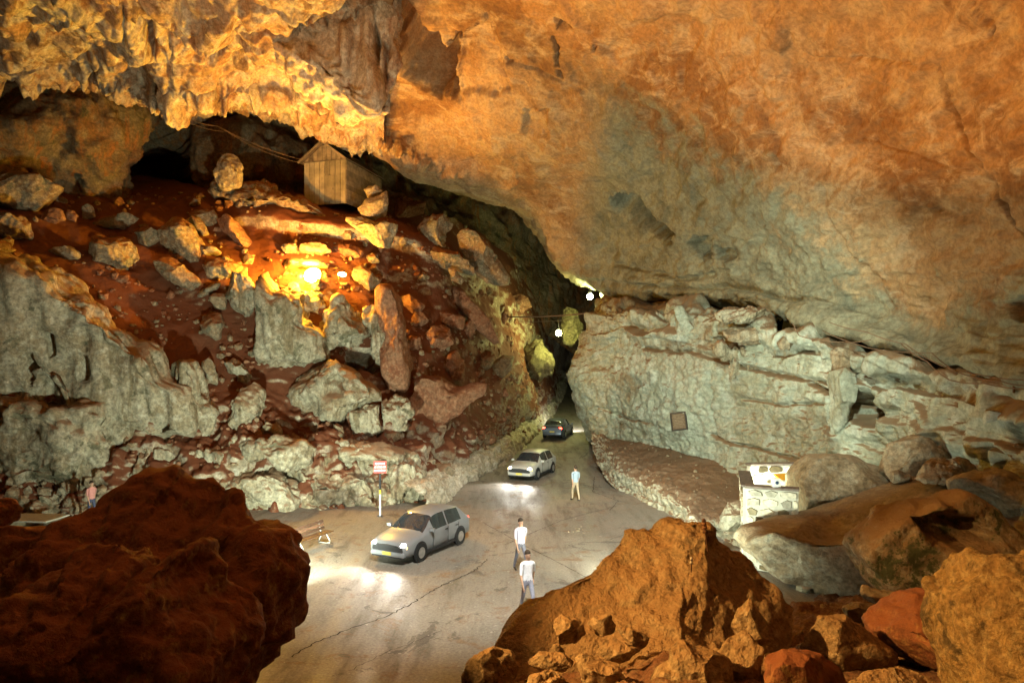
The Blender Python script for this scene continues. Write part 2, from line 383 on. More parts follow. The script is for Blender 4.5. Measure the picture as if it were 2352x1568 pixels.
left_rows = [
    [(-450, 215, 47), (0, 200, 46), (150, 210, 47), (300, 235, 48), (430, 262, 50), (520, 268, 50), (640, 244, 50), (760, 296, 50), (870, 345, 52)],
    [(-450, 205, 38), (0, 186, 38), (130, 200, 38.5), (230, 195, 39), (300, 228, 39), (362, 248, 39), (430, 254, 39.5), (512, 262, 40), (560, 238, 40.5), (632, 240, 41), (700, 278, 42.5), (770, 302, 44), (880, 352, 47)],
    [(-450, 140, 34), (0, 130, 35), (150, 140, 36), (300, 160, 36.5), (430, 190, 37), (550, 190, 37.5), (650, 190, 38.5), (750, 240, 40.3), (880, 300, 43.5)],
    [(-450, 60, 31), (0, 60, 32), (200, 70, 33), (400, 90, 34), (600, 110, 35), (750, 165, 37.6), (880, 225, 40.8)],
    [(-450, -40, 28), (0, -30, 29), (300, -20, 30), (600, 10, 31.5), (800, 55, 35.5), (895, 110, 38.5)],
    [(-550, -250, 23), (0, -200, 24), (400, -180, 25), (750, -140, 28), (880, -60, 32)],
    [('w', -24, 8, 24), ('w', -16, 8, 25), ('w', -10, 9, 25.5), ('w', -6, 10, 25.5)],
    [('w', -28, -22, 24), ('w', -18, -22, 26), ('w', -10, -22, 26), ('w', -6, -22, 26)],
]
loft('cave_ceiling_draperies', left_rows, 460, 330, M['drape'], d_drape, weights=[.4, 1.0, 1.2, 1.0, .6, .3, .15], toward=(-8, 20, 3), post=drip,
     pits=[([(200, 168), (222, 165), (224, 195), (200, 196)], 1.4, 6), ([(358, 195), (372, 200), (370, 252), (360, 250)], 1.2, 4), ([(402, 198), (412, 200), (410, 212), (402, 211)], 1.0, 4),
           ([(582, 208), (606, 210), (604, 224), (586, 224)], 1.1, 5), ([(84, 170), (92, 168), (94, 188), (84, 190)], .8, 4), ([(245, 182), (290, 188), (300, 205), (255, 195)], .8, 6),
           ([(325, 30), (358, 35), (362, 120), (335, 95)], 1.2, 8), ([(490, 90), (520, 95), (515, 135), (495, 130)], .9, 7)],
     grooves=[([(400, 25), (470, 45), (560, 70), (580, 60)], .8, 4), ([(465, 40), (470, 80), (450, 100)], .5, 3), ([(390, 70), (395, 110)], .5, 4), ([(280, 0), (285, 70)], .5, 4)])

def d_back(P, U, V, row):
    f1, f2, cv = cells(P * (.3, .3, .25) + fbm(P * .3, 3)[:, None] * .4)
    return .6 * fbm(P * .2, 3) + .9 * (cv - .5) * sst(f2 - f1, 0, .2) + .3 * ridged(P * (.8, .8, .35), 4) + .05 * fbm(P * 5, 3)
hole = [(378, 246), (352, 290), (325, 330), (300, 360), (288, 400), (290, 470), (445, 470), (440, 400), (428, 340), (415, 290), (398, 258)]
back_rows = [
    [(-450, 130, 41), (0, 150, 41), (200, 170, 42), (350, 200, 45), (450, 220, 50), (600, 210, 52), (750, 250, 54), (900, 310, 58), (1050, 390, 62), (1200, 470, 68), (1300, 570, 75), (1400, 620, 80)],
    [(-450, 260, 38), (0, 270, 38.5), (150, 270, 39.5), (250, 290, 41), (330, 300, 44.5), (420, 300, 48), (550, 310, 49), (700, 330, 51), (850, 380, 54), (1000, 450, 60), (1150, 530, 66), (1290, 640, 75), (1400, 680, 80)],
    [(-450, 340, 38), (0, 340, 38.5), (150, 350, 40), (250, 370, 41.5), (310, 360, 45), (420, 360, 48), (560, 370, 48.5), (700, 400, 50), (850, 430, 53), (1000, 500, 58), (1150, 600, 65), (1295, 700, 75), (1400, 760, 82)],
    [(-450, 480, 38.5), (0, 470, 40), (150, 460, 42), (250, 465, 43.5), (300, 460, 46), (430, 450, 48.5), (560, 460, 49), (700, 490, 50), (850, 520, 52), (1000, 590, 57), (1150, 720, 65), (1300, 800, 78), (1400, 900, 82)],
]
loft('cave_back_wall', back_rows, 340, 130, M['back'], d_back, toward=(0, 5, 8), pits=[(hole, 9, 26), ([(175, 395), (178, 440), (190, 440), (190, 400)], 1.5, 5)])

# end of the passage far along the road
end_rows = [[(1200, 540, 108), (1300, 560, 112), (1420, 600, 106)], [(1200, 700, 108), (1290, 740, 112), (1420, 720, 106)], [(1200, 830, 106), (1290, 850, 110), (1420, 840, 104)], [(1200, 920, 104), (1290, 920, 108), (1420, 920, 102)]]
loft('passage_end_wall', end_rows, 70, 70, M['flow'], d_back, toward=(0, 5, 8))

# ------------------------------------------------------------------ the rubble slope on the left
def d_slope(P, U, V, row):
    steep = sst(row, 4.9, 6.0)
    h = .35 * fbm(P * .3, 3) + .05 * ridged(P * .7, 3) + .03 * fbm(P * 3, 3)
    h += steep * (.85 * billow(P * (.42, .42, .26), 3) + .22 * billow(P * (1.5, 1.5, .45), 3) + .08 * ridged(P * 1.5, 3))
    f1, f2, cv = cells(P * .75 + fbm(P * .6, 2)[:, None] * .3)
    h += .20 * (cv - .4) * sst(f2 - f1, 0, .2) * sst(fbm(P * .25 + 9, 2), .05, .4)
    return h
slope_rows = [
    [(-450, 380, 46), (0, 395, 44), (150, 405, 45), (270, 415, 47), (360, 405, 58), (460, 400, 55), (560, 410, 50), (700, 450, 50), (850, 480, 52), (950, 490, 55), (1050, 510, 58), (1150, 570, 64), (1240, 660, 72), (1290, 750, 85), (1302, 820, 104)],
    [(-450, 450, 38), (0, 460, 39), (200, 455, 42), (360, 425, 46), (560, 460, 44.5), (700, 480, 44.3), (850, 500, 45.5), (1000, 540, 49), (1100, 600, 54), (1180, 680, 60), (1240, 760, 68), (1280, 840, 90), (1292, 862, 104)],
    [(-450, 560, 34.5), (0, 560, 35), (200, 560, 38), (400, 540, 41), (600, 540, 42), (800, 560, 43), (950, 590, 45), (1060, 650, 49), (1140, 730, 54), (1210, 800, 61), (1270, 868, 80), (1288, 876, 100)],
    [(-450, 650, 33), (0, 650, 34), (200, 640, 36), (350, 650, 38), (500, 660, 39), (700, 640, 40), (850, 660, 42), (1000, 700, 45), (1100, 780, 48.5), (1190, 850, 54), (1258, 905, 68), (1286, 884, 96)],
    [(-450, 800, 32), (0, 800, 32.5), (250, 780, 34.5), (420, 800, 36.5), (560, 790, 37.5), (750, 780, 38.5), (900, 800, 40), (1020, 850, 42.5), (1120, 920, 46), (1195, 945, 52), (1252, 925, 64), (1284, 890, 92)],
    [(-450, 950, 31), (0, 950, 31.5), (250, 940, 33), (450, 930, 34.5), (650, 920, 36), (800, 930, 37), (950, 940, 38.5), (1050, 980, 40.5), (1120, 1012, 44), (1185, 985, 51), (1246, 940, 63), (1280, 896, 90)],
    [(-450, 1060, 30.5), (0, 1060, 31), (300, 1060, 32), (500, 1020, 33.3), (700, 1020, 34.3), (850, 1030, 35.2), (960, 1050, 36.2), (1025, 1075, 38.6), (1090, 1050, 43.6), (1170, 1004, 51), (1238, 950, 62), (1278, 902, 88)],
    [(-450, 1195, 29.8), (0, 1195, 30.2), (250, 1190, 30.8), (520, 1176, 31.7), (700, 1176, 32.2), (850, 1168, 32.9), (975, 1148, 34.6), (1025, 1112, 38.2), (1095, 1072, 43.4), (1175, 1022, 50.5), (1240, 966, 61.5), (1277, 910, 87)],
    [(-450, 1225, 28.8), (0, 1225, 29.2), (250, 1220, 29.8), (520, 1206, 30.7), (700, 1206, 31.2), (850, 1190, 32.2), (980, 1165, 34.2), (1030, 1125, 37.8), (1100, 1084, 43.2), (1178, 1032, 50.3), (1242, 976, 61.3), (1278, 918, 86.8)],
]
loft('rubble_slope', slope_rows, 520, 350, M['slope'], d_slope, toward=(0, 5, 8), weights=[.5, 1, 1, 1.3, 1.2, 1, 1.2, .2],
     pits=[([(640, 1070), (700, 1075), (700, 1110), (650, 1115)], 1.0, 12), ([(865, 985), (880, 985), (878, 1000), (866, 1000)], .7, 5), ([(790, 800), (870, 810), (868, 862), (800, 850)], 1.8, 12)])
def d_low(P, U, V, row):
    h = .75 * billow(P * (.40, .40, .28), 3) + .30 * billow(P * (1.3, 1.3, .4), 3) - .14 * ridged(P * (1.8, 1.8, .6), 3) + .04 * fbm(P * 5, 3)
    return h * sst(row, 0, .5)
low_rows = [
    [(-200, 1075, 32), (100, 1075, 32.6), (300, 1045, 33.2), (500, 1015, 34.4), (700, 1010, 35.4), (850, 1018, 36.3), (950, 1035, 37), (1000, 1070, 38)],
    [(-200, 1095, 31.2), (100, 1095, 31.6), (300, 1068, 32.2), (500, 1035, 32.9), (700, 1030, 33.9), (850, 1036, 34.7), (950, 1050, 35.4), (998, 1075, 37)],
    [(-200, 1150, 30.2), (100, 1150, 30.6), (300, 1130, 31.4), (500, 1100, 32.1), (700, 1095, 32.9), (850, 1095, 33.5), (955, 1095, 34.5), (1000, 1095, 36.6)],
    [(-200, 1200, 29.5), (100, 1200, 30), (300, 1192, 30.4), (520, 1180, 31.4), (700, 1180, 31.8), (850, 1172, 32.4), (972, 1152, 34.1), (1005, 1122, 36.4)],
    [(-200, 1230, 28.6), (100, 1230, 29), (300, 1222, 29.6), (520, 1210, 30.6), (700, 1210, 31), (850, 1200, 31.8), (975, 1175, 33.6), (1008, 1135, 36.2)]]
loft('low_rock_wall', low_rows, 360, 130, M['flow'], d_low, toward=(0, 5, 8), weights=[.5, 1, 1, .3], pits=[([(640, 1080), (690, 1078), (700, 1105), (655, 1118)], .8, 10)])
SG = GRIDS['rubble_slope'].reshape(-1, 3)
SU = CX + F * SG[:, 0] / SG[:, 1]; SV = HY - F * (SG[:, 2] - CAMZ) / SG[:, 1]
def slope_d(u, v):
    k = np.argsort((SU - u) ** 2 + (SV - v) ** 2)[:12]
    return float(np.min(SG[k, 1]))

edge_px = [(930, 1172), (985, 1140), (1006, 1118), (1045, 1095), (1105, 1066), (1172, 1018), (1228, 966), (1262, 922), (1281, 890)]
eg = [on_ground(*p) + Vector((1.2, -.7, 0)) for p in edge_px]
er = [[('w', p.x - 1.3, p.y + .9, p.z + 1.25) for p in eg], [('w', p.x - .5, p.y + .35, p.z + 1.0) for p in eg], [('w', p.x - .1, p.y + .05, p.z + .45) for p in eg], [('w', p.x + .05, p.y - .05, p.z - .2) for p in eg]]
def d_edge(P, U, V, row): return (.16 * billow(P * 1.1, 3) + .10 * billow(P * (2.2, 2.2, 1), 3)) * sst(row, 0, .6) + .05 * fbm(P * 3, 3)
M['edgerock'] = rock_mat('road_edge_limestone', C(.48, .44, .33), C(.40, .35, .25), C(.55, .52, .42), .8, bump=.8)
M['kerbrock'] = rock_mat('kerb_limestone', C(.42, .40, .30), C(.35, .32, .22), C(.50, .48, .38), .8, dust=C(.20, .13, .08), dust_lo=.45, dust_hi=.75, bump=.8)
loft('roadside_rock_edge', er, 420, 40, M['edgerock'], d_edge, toward=(5, 5, 8))

# ------------------------------------------------------------------ the right hand wall
def d_wall(P, U, V, row):
    up = sst(row, 3.0, 1.2)                                   # the ledges are near the top
    z = P[:, 2] + .25 * P[:, 0] * .3 + .35 * fbm(P * .3, 3)
    saw = (z * .85) % 1.0; led = sst(saw, 0, .75) - sst(saw, .82, 1.0) * 1.0
    h = .45 * fbm(P * .2, 3) + .10 * ridged(P * (.9, .9, 1.3), 4) + .035 * fbm(P * 5, 3)
    h += up * (.85 * (led - .4) * (.5 + fbm(P * .4 + 5, 2)) + .22 * billow(P * (.8, .8, .5), 3))
    h += (1 - up) * (.12 * fbm(P * (1.2, 1.2, .5), 4) + .05 * billow(P * 1.8, 3))
    right = sst(U, 1880, 1990)
    f1, f2, cv = cells(P * .55 + fbm(P * .6, 2)[:, None] * .3)
    h += right * (.55 * (cv - .5) * sst(f2 - f1, 0, .15) + .2 * (led - .4))
    return h
wall_rows = [
    [(1420, 664, 66), (1400, 668, 55), (1560, 684, 46), (1700, 695, 41), (1850, 745, 36), (2050, 785, 31), (2352, 865, 24), (2700, 950, 17)],
    [(1425, 700, 64), (1382, 704, 47), (1550, 716, 38.5), (1700, 728, 33.8), (1850, 772, 30), (2050, 830, 26), (2352, 900, 19.7), (2700, 970, 14.5)],
    [(1415, 760, 64), (1352, 762, 46.5), (1500, 780, 39.5), (1650, 785, 35), (1850, 806, 30.3), (2050, 865, 26), (2352, 960, 19.7), (2700, 1030, 14.5)],
    [(1400, 850, 64), (1318, 850, 47.5), (1420, 820, 43), (1560, 840, 37), (1700, 850, 33.6), (1880, 880, 29.4), (2050, 930, 25.5), (2352, 1000, 19.4), (2700, 1080, 14.5)],
    [(1400, 900, 64), (1322, 900, 47.5), (1440, 900, 42), (1560, 960, 37), (1720, 960, 33.2), (1900, 980, 28.7), (2080, 1000, 25), (2352, 1050, 19.2), (2700, 1130, 14.5)],
    [(1400, 950, 64), (1345, 960, 47.5), (1450, 980, 42), (1580, 1015, 37.2), (1720, 1050, 33.2), (1880, 1060, 28.8), (2100, 1080, 24.6), (2352, 1110, 19.2), (2700, 1180, 14.5)],
    [(1400, 1005, 64), (1366, 1012, 47.8), (1480, 1050, 41), (1600, 1085, 37), (1710, 1130, 33), (1850, 1210, 28), (2100, 1290, 23.5), (2352, 1400, 18.5), (2700, 1500, 14.2)],
]
loft('cave_right_wall', wall_rows, 560, 300, M['wall'], d_wall, toward=(0, 10, 7), weights=[.7, 1, 1, 1, 1, .8],
     pits=[([(1778, 722), (1840, 720), (1846, 750), (1782, 760)], 1.6, 10), ([(1950, 925), (1985, 905), (2008, 890), (2022, 950), (2010, 980), (1960, 965)], 1.1, 9), ([(1990, 940), (2012, 938), (2010, 968), (1992, 968)], 1.0, 5),
           ([(1908, 945), (1918, 950), (1932, 1000), (1924, 1014), (1912, 985)], 1.0, 5), ([(2130, 1000), (2145, 985), (2150, 1010), (2120, 1018)], .8, 5),
           ([(1520, 705), (1540, 720), (1530, 745), (1500, 728)], .6, 8), ([(1640, 690), (1700, 692), (1760, 700), (1700, 706), (1640, 704)], .8, 5), ([(2020, 1068), (2100, 1080), (2140, 1110), (2060, 1110)], .5, 10)],
     grooves=[([(1370, 940), (1430, 955), (1500, 970)], .18, 3), ([(1640, 860), (1635, 930), (1640, 1000)], .2, 4), ([(1630, 1000), (1700, 1020), (1800, 1045), (1850, 1060)], .2, 3), ([(1860, 880), (1915, 900), (1912, 945)], .4, 4), ([(1700, 915), (1800, 930), (1900, 925)], .18, 3),
              ([(1480, 800), (1600, 810), (1750, 850), (1900, 880)], .35, 5)])
def d_ter(P, U, V, row):
    return .12 * fbm(P * .6, 3) + .12 * billow(P * 1.8, 3) * sst(row, .6, 1.4) + .03 * fbm(P * 6, 3)
ter_rows = [
    [(1366, 975, 50), (1450, 1000, 43.5), (1560, 1025, 39), (1680, 1060, 35), (1740, 1100, 33), (1830, 1160, 30), (1960, 1250, 27)],
    [(1380, 985, 46.5), (1392, 1018, 42.8), (1430, 1066, 37.6), (1466, 1087, 35.4), (1515, 1112, 33), (1580, 1150, 30), (1640, 1180, 28), (1715, 1215, 26)],
    [(1360, 995, 46.3), (1376, 1052, 42.2), (1414, 1106, 37.4), (1458, 1133, 35), (1505, 1152, 32.6), (1570, 1192, 29.7), (1635, 1222, 27.3), (1712, 1252, 25.3)],
    [(1358, 1003, 46), (1372, 1062, 42), (1410, 1118, 37.2), (1456, 1145, 34.8), (1503, 1166, 32.4), (1568, 1206, 29.5), (1632, 1238, 27.1), (1710, 1270, 25.1)],
]
loft('rock_terrace', ter_rows, 260, 110, M['kerbrock'], d_ter, toward=(0, 10, 7), weights=[1, .8, .15])

# ------------------------------------------------------------------ the banks the camera stands over
def d_bank(P, U, V, row): return .25 * fbm(P * .7, 3) + .1 * ridged(P * 2, 4) + .02 * fbm(P * 8, 3)
bank_rows = [
    [('w', -1, 2, 3.5), ('w', 2.5, 2, 4), ('w', 6, 2, 4), ('w', 10, 2, 4), ('w', 18, 2, 6)],
    [('w', -1, 7, 2.4), ('w', 2.5, 7, 3.0), ('w', 6, 7, 3.0), ('w', 10, 7, 3.2), ('w', 18, 7, 6)],
    [(1040, 1640, 9.8), (1250, 1570, 10.5), (1500, 1530, 11), (1750, 1530, 11.8), (2000, 1500, 12.5), (2250, 1480, 12.5), (2600, 1440, 12), (3100, 1250, 12)],
    [(1120, 1600, 13.2), (1350, 1540, 14), (1600, 1490, 15.2), (1800, 1420, 17), (1950, 1395, 18), (2120, 1375, 18.4), (2300, 1350, 17.5), (2650, 1280, 15), (3100, 1150, 14)],
    [(1130, 1620, 14.2), (1350, 1560, 15.5), (1600, 1500, 17), (1790, 1400, 20), (1900, 1376, 20.4), (2050, 1360, 21), (2300, 1330, 20), (2650, 1270, 17.5), (3100, 1100, 16)],
]
loft('right_earth_bank', bank_rows, 200, 170, M['bank'], d_bank, toward=(0, 12, 20), weights=[.4, .5, 1, .8])
lbank = [
    [('w', -14, 1.5, 4), ('w', -8, 1.5, 4), ('w', -4, 1.5, 4), ('w', -1, 1.5, 3.5)],
    [('w', -14, 6, 3.6), ('w', -8, 6, 3.4), ('w', -4.5, 6, 3.0), ('w', -1.6, 6, 2.0)],
    [('w', -15, 10, 3.4), ('w', -9, 10, 3.0), ('w', -5.5, 10, 2.0), ('w', -3.4, 9.5, .8)],
    [('w', -17, 14, 1.6), ('w', -11, 14, .8), ('w', -7, 13, .1), ('w', -4, 11.5, -.4)],
    [('w', -18, 17, -.4), ('w', -12, 16.5, -.4), ('w', -7.5, 15, -.5), ('w', -4, 13, -.6)],
]
loft('left_earth_bank', lbank, 110, 110, M['dark'], d_bank, toward=(0, 12, 20))

# ------------------------------------------------------------------ rocks
_ico = {}
def ico(n):
    if n not in _ico:
        bm = bmesh.new(); bmesh.ops.create_icosphere(bm, subdivisions=n, radius=1)
        _ico[n] = (np.array([v.co[:] for v in bm.verts]), np.array([[v.index for v in f.verts] for f in bm.faces])); bm.free()
    return _ico[n]
def star(poly):
    p = np.asarray(poly, float); q = np.roll(p, -1, 0)
    cr = p[:, 0] * q[:, 1] - q[:, 0] * p[:, 1]; A = cr.sum() / 2
    c = ((p + q) * cr[:, None]).sum(0) / (6 * A)
    th = np.linspace(-math.pi, math.pi, 361); r = np.zeros(361)
    for k, a in enumerate(th):
        dx, dy = math.cos(a), math.sin(a)
        for (x0, y0), (x1, y1) in zip(p - c, q - c):
            ex, ey = x1 - x0, y1 - y0; den = dx * ey - dy * ex
            if abs(den) < 1e-9: continue
            t = (x0 * ey - y0 * ex) / den; s = (x0 * dy - y0 * dx) / den
            if t > 0 and -1e-6 <= s <= 1 + 1e-6: r[k] = max(r[k], t)
    r[r == 0] = np.median(r)
    ker = np.array([1, 2, 1.]); ker /= ker.sum()
    rr = np.convolve(np.concatenate([r[-3:], r, r[:3]]), ker, 'same')[3:-3]
    return c, th, rr, abs(A)
rs = random.Random(5)
def rock(name, label, poly, d=None, mat='boulder', thick=None, e=2.8, cuts=13, amp=.055, lump=0.0, freq=1.0, cat='boulder', group=None, flute=0.0, sub=None, planes=(),
         pits=(), lean=0.0, block=.13):
    c, th, r, A = star(poly)
    pu = np.asarray(poly, float)
    if d is None: d = slope_d(c[0], pu[:, 1].max() - .25 * (pu[:, 1].max() - pu[:, 1].min())) - .15
    pxr = math.sqrt(A / math.pi); size = pxr * d / F
    if sub is None: sub = 3 if pxr < 12 else 4 if pxr < 34 else 5 if pxr < 150 else 6
    V, Fc = ico(sub)
    x, y, z = V[:, 0], V[:, 1], V[:, 2]
    a = np.arctan2(-z, x); rp = np.interp(a, th, r)
    rho = (1 - np.abs(y) ** e) ** (1 / e)
    th_ = thick if thick else .85 * size
    R = np.random.RandomState(rs.randrange(10 ** 6))
    sd = R.uniform(0, 90); ca = np.stack([np.cos(a) * 2.2 + sd, np.sin(a) * 2.2, y * 1.5], 1); rp = rp * (1 + .07 * fbm(ca, 3))
    yy = np.sign(y) * np.abs(y) ** .9
    Un = np.stack([np.cos(a) * rho, yy, -np.sin(a) * rho], 1)
    for k in range(cuts):                                  # broken faces: planes cut through the unit shape
        n = R.normal(size=3); n[1] = n[1] * .8 - .55; n /= np.linalg.norm(n)
        o = R.uniform(.50, .82) if n[1] < -.35 else R.uniform(.78, .95)
        over = np.maximum(Un @ n - o, 0); Un = Un - over[:, None] * n * .97
    for n, o in planes:
        n = np.array(n, float); n /= np.linalg.norm(n); over = np.maximum(Un @ n - o, 0); Un = Un - over[:, None] * n * .97
    L = np.stack([Un[:, 0] * rp, Un[:, 1] + lean * Un[:, 2], Un[:, 2] * rp], 1)
    Wd = np.stack([L[:, 0] * d / F, L[:, 1] * th_, L[:, 2] * d / F], 1)
    ctr = np.array(P3(c[0], c[1], d))
    Wp = Wd + ctr
    # normals of the shape
    fn = np.cross(Wp[Fc[:, 1]] - Wp[Fc[:, 0]], Wp[Fc[:, 2]] - Wp[Fc[:, 0]]); Nn = np.zeros_like(Wp)
    for k in range(3): np.add.at(Nn, Fc[:, k], fn)
    Nn /= np.linalg.norm(Nn, axis=1)[:, None] + 1e-9
    q = Wp / size * freq + R.uniform(-50, 50, 3)
    h = amp * (fbm(q * 1.2, 3) + .6 * ridged(q * 2.6, 4)) * size
    f1, f2, cv = cells(q * 1.15 + .3 * fbm(q * 1.3, 2)[:, None]); h = h + block * size * (cv - .5) * sst(f2 - f1, 0, .16)
    if lump: h = h + lump * size * (billow(q * .9, 4) + .35 * billow(q * 3.1, 3))
    if flute: h = h + flute * size * (1.1 * billow(q * (1.5, 1.5, .28), 3) - .5 * ridged(q * (3.2, 3.2, .6), 3) + .5 * fbm(q * 1.1, 2))
    if pits:
        U = CX + F * Wp[:, 0] / Wp[:, 1]; Vv = HY - F * (Wp[:, 2] - CAMZ) / Wp[:, 1]; front = y < .1
        wb = fbm(Wp * 1.5, 2) * 4
        for poly2, dep, soft in pits: Wp[:, 1] += front * dep * sst(-poly_sd(U + wb, Vv + wb, poly2), -soft * .4, soft)
    h = h - h.mean() - .01 * size
    Wp = Wp + Nn * h[:, None]
    loc = (ctr[0], ctr[1], float(Wp[:, 2].min()))
    o = mesh_np(name, Wp, Fc, M[mat], loc=loc)
    return tag(o, label, cat, group)

# ------------------------------------------------------------------ small builders
def bm_obj(name, bm, mat, parent=None, smooth=False):
    me = bpy.data.meshes.new(name); bm.to_mesh(me); bm.free()
    if mat: me.materials.append(mat)
    if smooth:
        for p in me.polygons: p.use_smooth = True
    o = bpy.data.objects.new(name, me); COL.objects.link(o)
    if parent: o.parent = parent
    return o
def box(bm, c, s, rot=None, bev=0):
    g = bmesh.ops.create_cube(bm, size=1); vs = g['verts']
    bmesh.ops.scale(bm, vec=s, verts=vs)
    if rot is not None: bmesh.ops.rotate(bm, verts=vs, matrix=rot)
    bmesh.ops.translate(bm, vec=c, verts=vs)
    if bev:
        es = list({e for v in vs for e in v.link_edges}); bmesh.ops.bevel(bm, geom=es, offset=bev, segments=2, profile=.7, affect='EDGES')
    return vs
def tube(bm, pts, r, n=8):
    rings = []; pts = [Vector(p) for p in pts]
    for i, p in enumerate(pts):
        t = (pts[min(i + 1, len(pts) - 1)] - pts[max(i - 1, 0)]).normalized()
        a = t.cross(Vector((0, 0, 1)));  a = a if a.length > .05 else t.cross(Vector((1, 0, 0)))
        a.normalize(); b = t.cross(a); rr = r[i] if isinstance(r, (list, tuple)) else r
        rings.append([bm.verts.new(p + rr * (math.cos(2 * math.pi * k / n) * a + math.sin(2 * math.pi * k / n) * b)) for k in range(n)])
    for A, B in zip(rings[:-1], rings[1:]):
        for k in range(n): bm.faces.new((A[k], A[(k + 1) % n], B[(k + 1) % n], B[k]))
    bm.faces.new(rings[0][::-1]); bm.faces.new(rings[-1])
def cyl(bm, c, r, h, axis='Z', n=16, r2=None):
    g = bmesh.ops.create_cone(bm, cap_ends=True, segments=n, radius1=r, radius2=r if r2 is None else r2, depth=h)
    R_ = {'Z': Matrix(), 'X': Matrix.Rotation(math.pi / 2, 3, 'Y'), 'Y': Matrix.Rotation(math.pi / 2, 3, 'X')}[axis]
    if axis != 'Z': bmesh.ops.rotate(bm, verts=g['verts'], matrix=R_)
    bmesh.ops.translate(bm, vec=c, verts=g['verts'])

M['housing'] = plain('lamp_housing_metal', C(.08, .08, .085), .5, .6)
def lens_mat(nm, col, s): return plain(nm, C(.9, .9, .9), .3, 0, col, s, 0)
def floodlight(label, loc, target, color, power, angle=120, blend=.6, size=.25, lens=30, scale=1.0, spill=0.0):
    """a lamp head with its bracket; its own light sits in front of the glass"""
    loc = Vector(loc); dirv = (Vector(target) - loc).normalized()
    e_ = empty('floodlight', loc, 0, label, 'floodlight')
    q = dirv.to_track_quat('-Z', 'Y')
    e_.rotation_mode = 'QUATERNION'; e_.rotation_quaternion = q
    bm = bmesh.new(); box(bm, (0, 0, .12 * scale), (.42 * scale, .34 * scale, .16 * scale), bev=.02); bm_obj('housing', bm, M['housing'], e_)
    bm = bmesh.new(); bmesh.ops.create_uvsphere(bm, u_segments=20, v_segments=12, radius=.25 * scale); bmesh.ops.scale(bm, vec=(1, .9, .6), verts=bm.verts[:]); bmesh.ops.translate(bm, vec=(0, 0, .04 * scale), verts=bm.verts[:]); bm_obj('glass', bm, lens_mat('lamp_glass', (*color, 1), lens), e_, True)
    bm = bmesh.new()
    for s in (-1, 1): box(bm, (s * .225 * scale, -.1 * scale, .12 * scale), (.02, .3 * scale, .04))
    box(bm, (0, -.25 * scale, .12 * scale), (.47 * scale, .02, .04)); bm_obj('bracket', bm, M['housing'], e_)
    ld = bpy.data.lights.new('flood_beam', 'SPOT'); ld.energy = power; ld.color = color; ld.spot_size = math.radians(angle); ld.spot_blend = blend; ld.shadow_soft_size = size
    lo = bpy.data.objects.new('flood_beam', ld); COL.objects.link(lo); lo.parent = e_; lo.location = (0, 0, -.12 * scale)
    if spill:
        ld = bpy.data.lights.new('flood_spill', 'POINT'); ld.energy = spill; ld.color = (1.0, .42, .06); ld.shadow_soft_size = .12
        lo = bpy.data.objects.new('flood_spill', ld); COL.objects.link(lo); lo.parent = e_; lo.location = q.inverted() @ Vector((-.3, -.3, .95))
    return e_
def bulkhead(label, loc, color, power, r=.16, s=120):
    e_ = empty('passage_lamp', loc, 0, label, 'lamp', 'lamps in the road passage')
    bm = bmesh.new(); bmesh.ops.create_uvsphere(bm, u_segments=20, v_segments=12, radius=r); bm_obj('globe', bm, lens_mat('lamp_globe', (*color, 1), s), e_, True)
    bm = bmesh.new(); cyl(bm, (0, 0, r + .05), r * .6, .14, n=16); cyl(bm, (0, 0, r + .35), .02, .5, n=8); bm_obj('fitting', bm, M['housing'], e_)
    ld = bpy.data.lights.new('globe_light', 'POINT'); ld.energy = power; ld.color = color; ld.shadow_soft_size = r + .05
    lo = bpy.data.objects.new('globe_light', ld); COL.objects.link(lo); lo.parent = e_; lo.location = (0, -r - .12, -.1)
    return e_

ORANGE = (1.0, .47, .12); AMBER = (1.0, .55, .17); SODIUM = (1.0, .60, .03); MERC = (.88, 1.0, .80); COOL = (.96, 1.0, .88)
LAMP = Vector(P3(716, 630, 39.2))
floodlight('glaring orange floodlight wedged between rocks on the rubble slope', LAMP, P3(380, 250, 29), SODIUM, 7000, 116, .7, .3, 900, 2.0, spill=4300)
floodlight('added second orange floodlight head beside the glaring one aimed along the ceiling', LAMP + Vector((1.6, .6, .1)), P3(830, 170, 36.5), ORANGE, 8000, 108, .8, .3, 60, 1.0)  # added head that brings orange light to the ceiling's left part
floodlight('sodium floodlight on the bank left of the frame aimed up at the ceiling', (-15, 12, 8), (-1.1, 14.5, 22.1), ORANGE, 42000, 78, .16, .3, 30)
floodlight('added sodium floodlight on the bank left of the frame aimed at the hanging curtain', (-14.2, 11.2, 8), (-10.2, 31, 23.2), (1.0, .52, .20), 9000, 44, .5, .3, 30)  # added lamp: lights the curtain's front, which the slope lamps miss
floodlight('sodium floodlight on the left bank aimed at the right hand boulders', (-8.2, 9.0, 9.2), (6.4, 10.6, 3.0), AMBER, 15000, 41, .4, .12, 30)
floodlight('white floodlight on the road behind the big rust boulder', (3.6, 19.4, .7), (8.5, 36, 10), MERC, 3600, 160, .6, .2, 40)
floodlight('added white floodlight on the road tilted up at the right hand roof', (4.3, 17.6, 1.0), (9.5, 36, 16), MERC, 4600, 66, .6, .2, 40)  # added beam that lights the roof patch without striking the stone wall
floodlight('added white floodlight on the road aimed low along the rock kerb', (2.9, 19.0, .6), (5.6, 36, .8), MERC, 6000, 46, .7, .2, 40)  # added lamp, puts the bright glow on the kerb
floodlight('white floodlight inside the stone walled entrance', (9.0, 24.3, 1.5), (8.0, 36, 7), MERC, 1500, 165, .5, .2, 40)
floodlight('added white floodlight on the road behind the dark red boulder', (-7.2, 19.6, .7), (-10.5, 34, 4.5), MERC, 13500, 124, .8, .2, 40)  # extra lamp put in to light the left wall
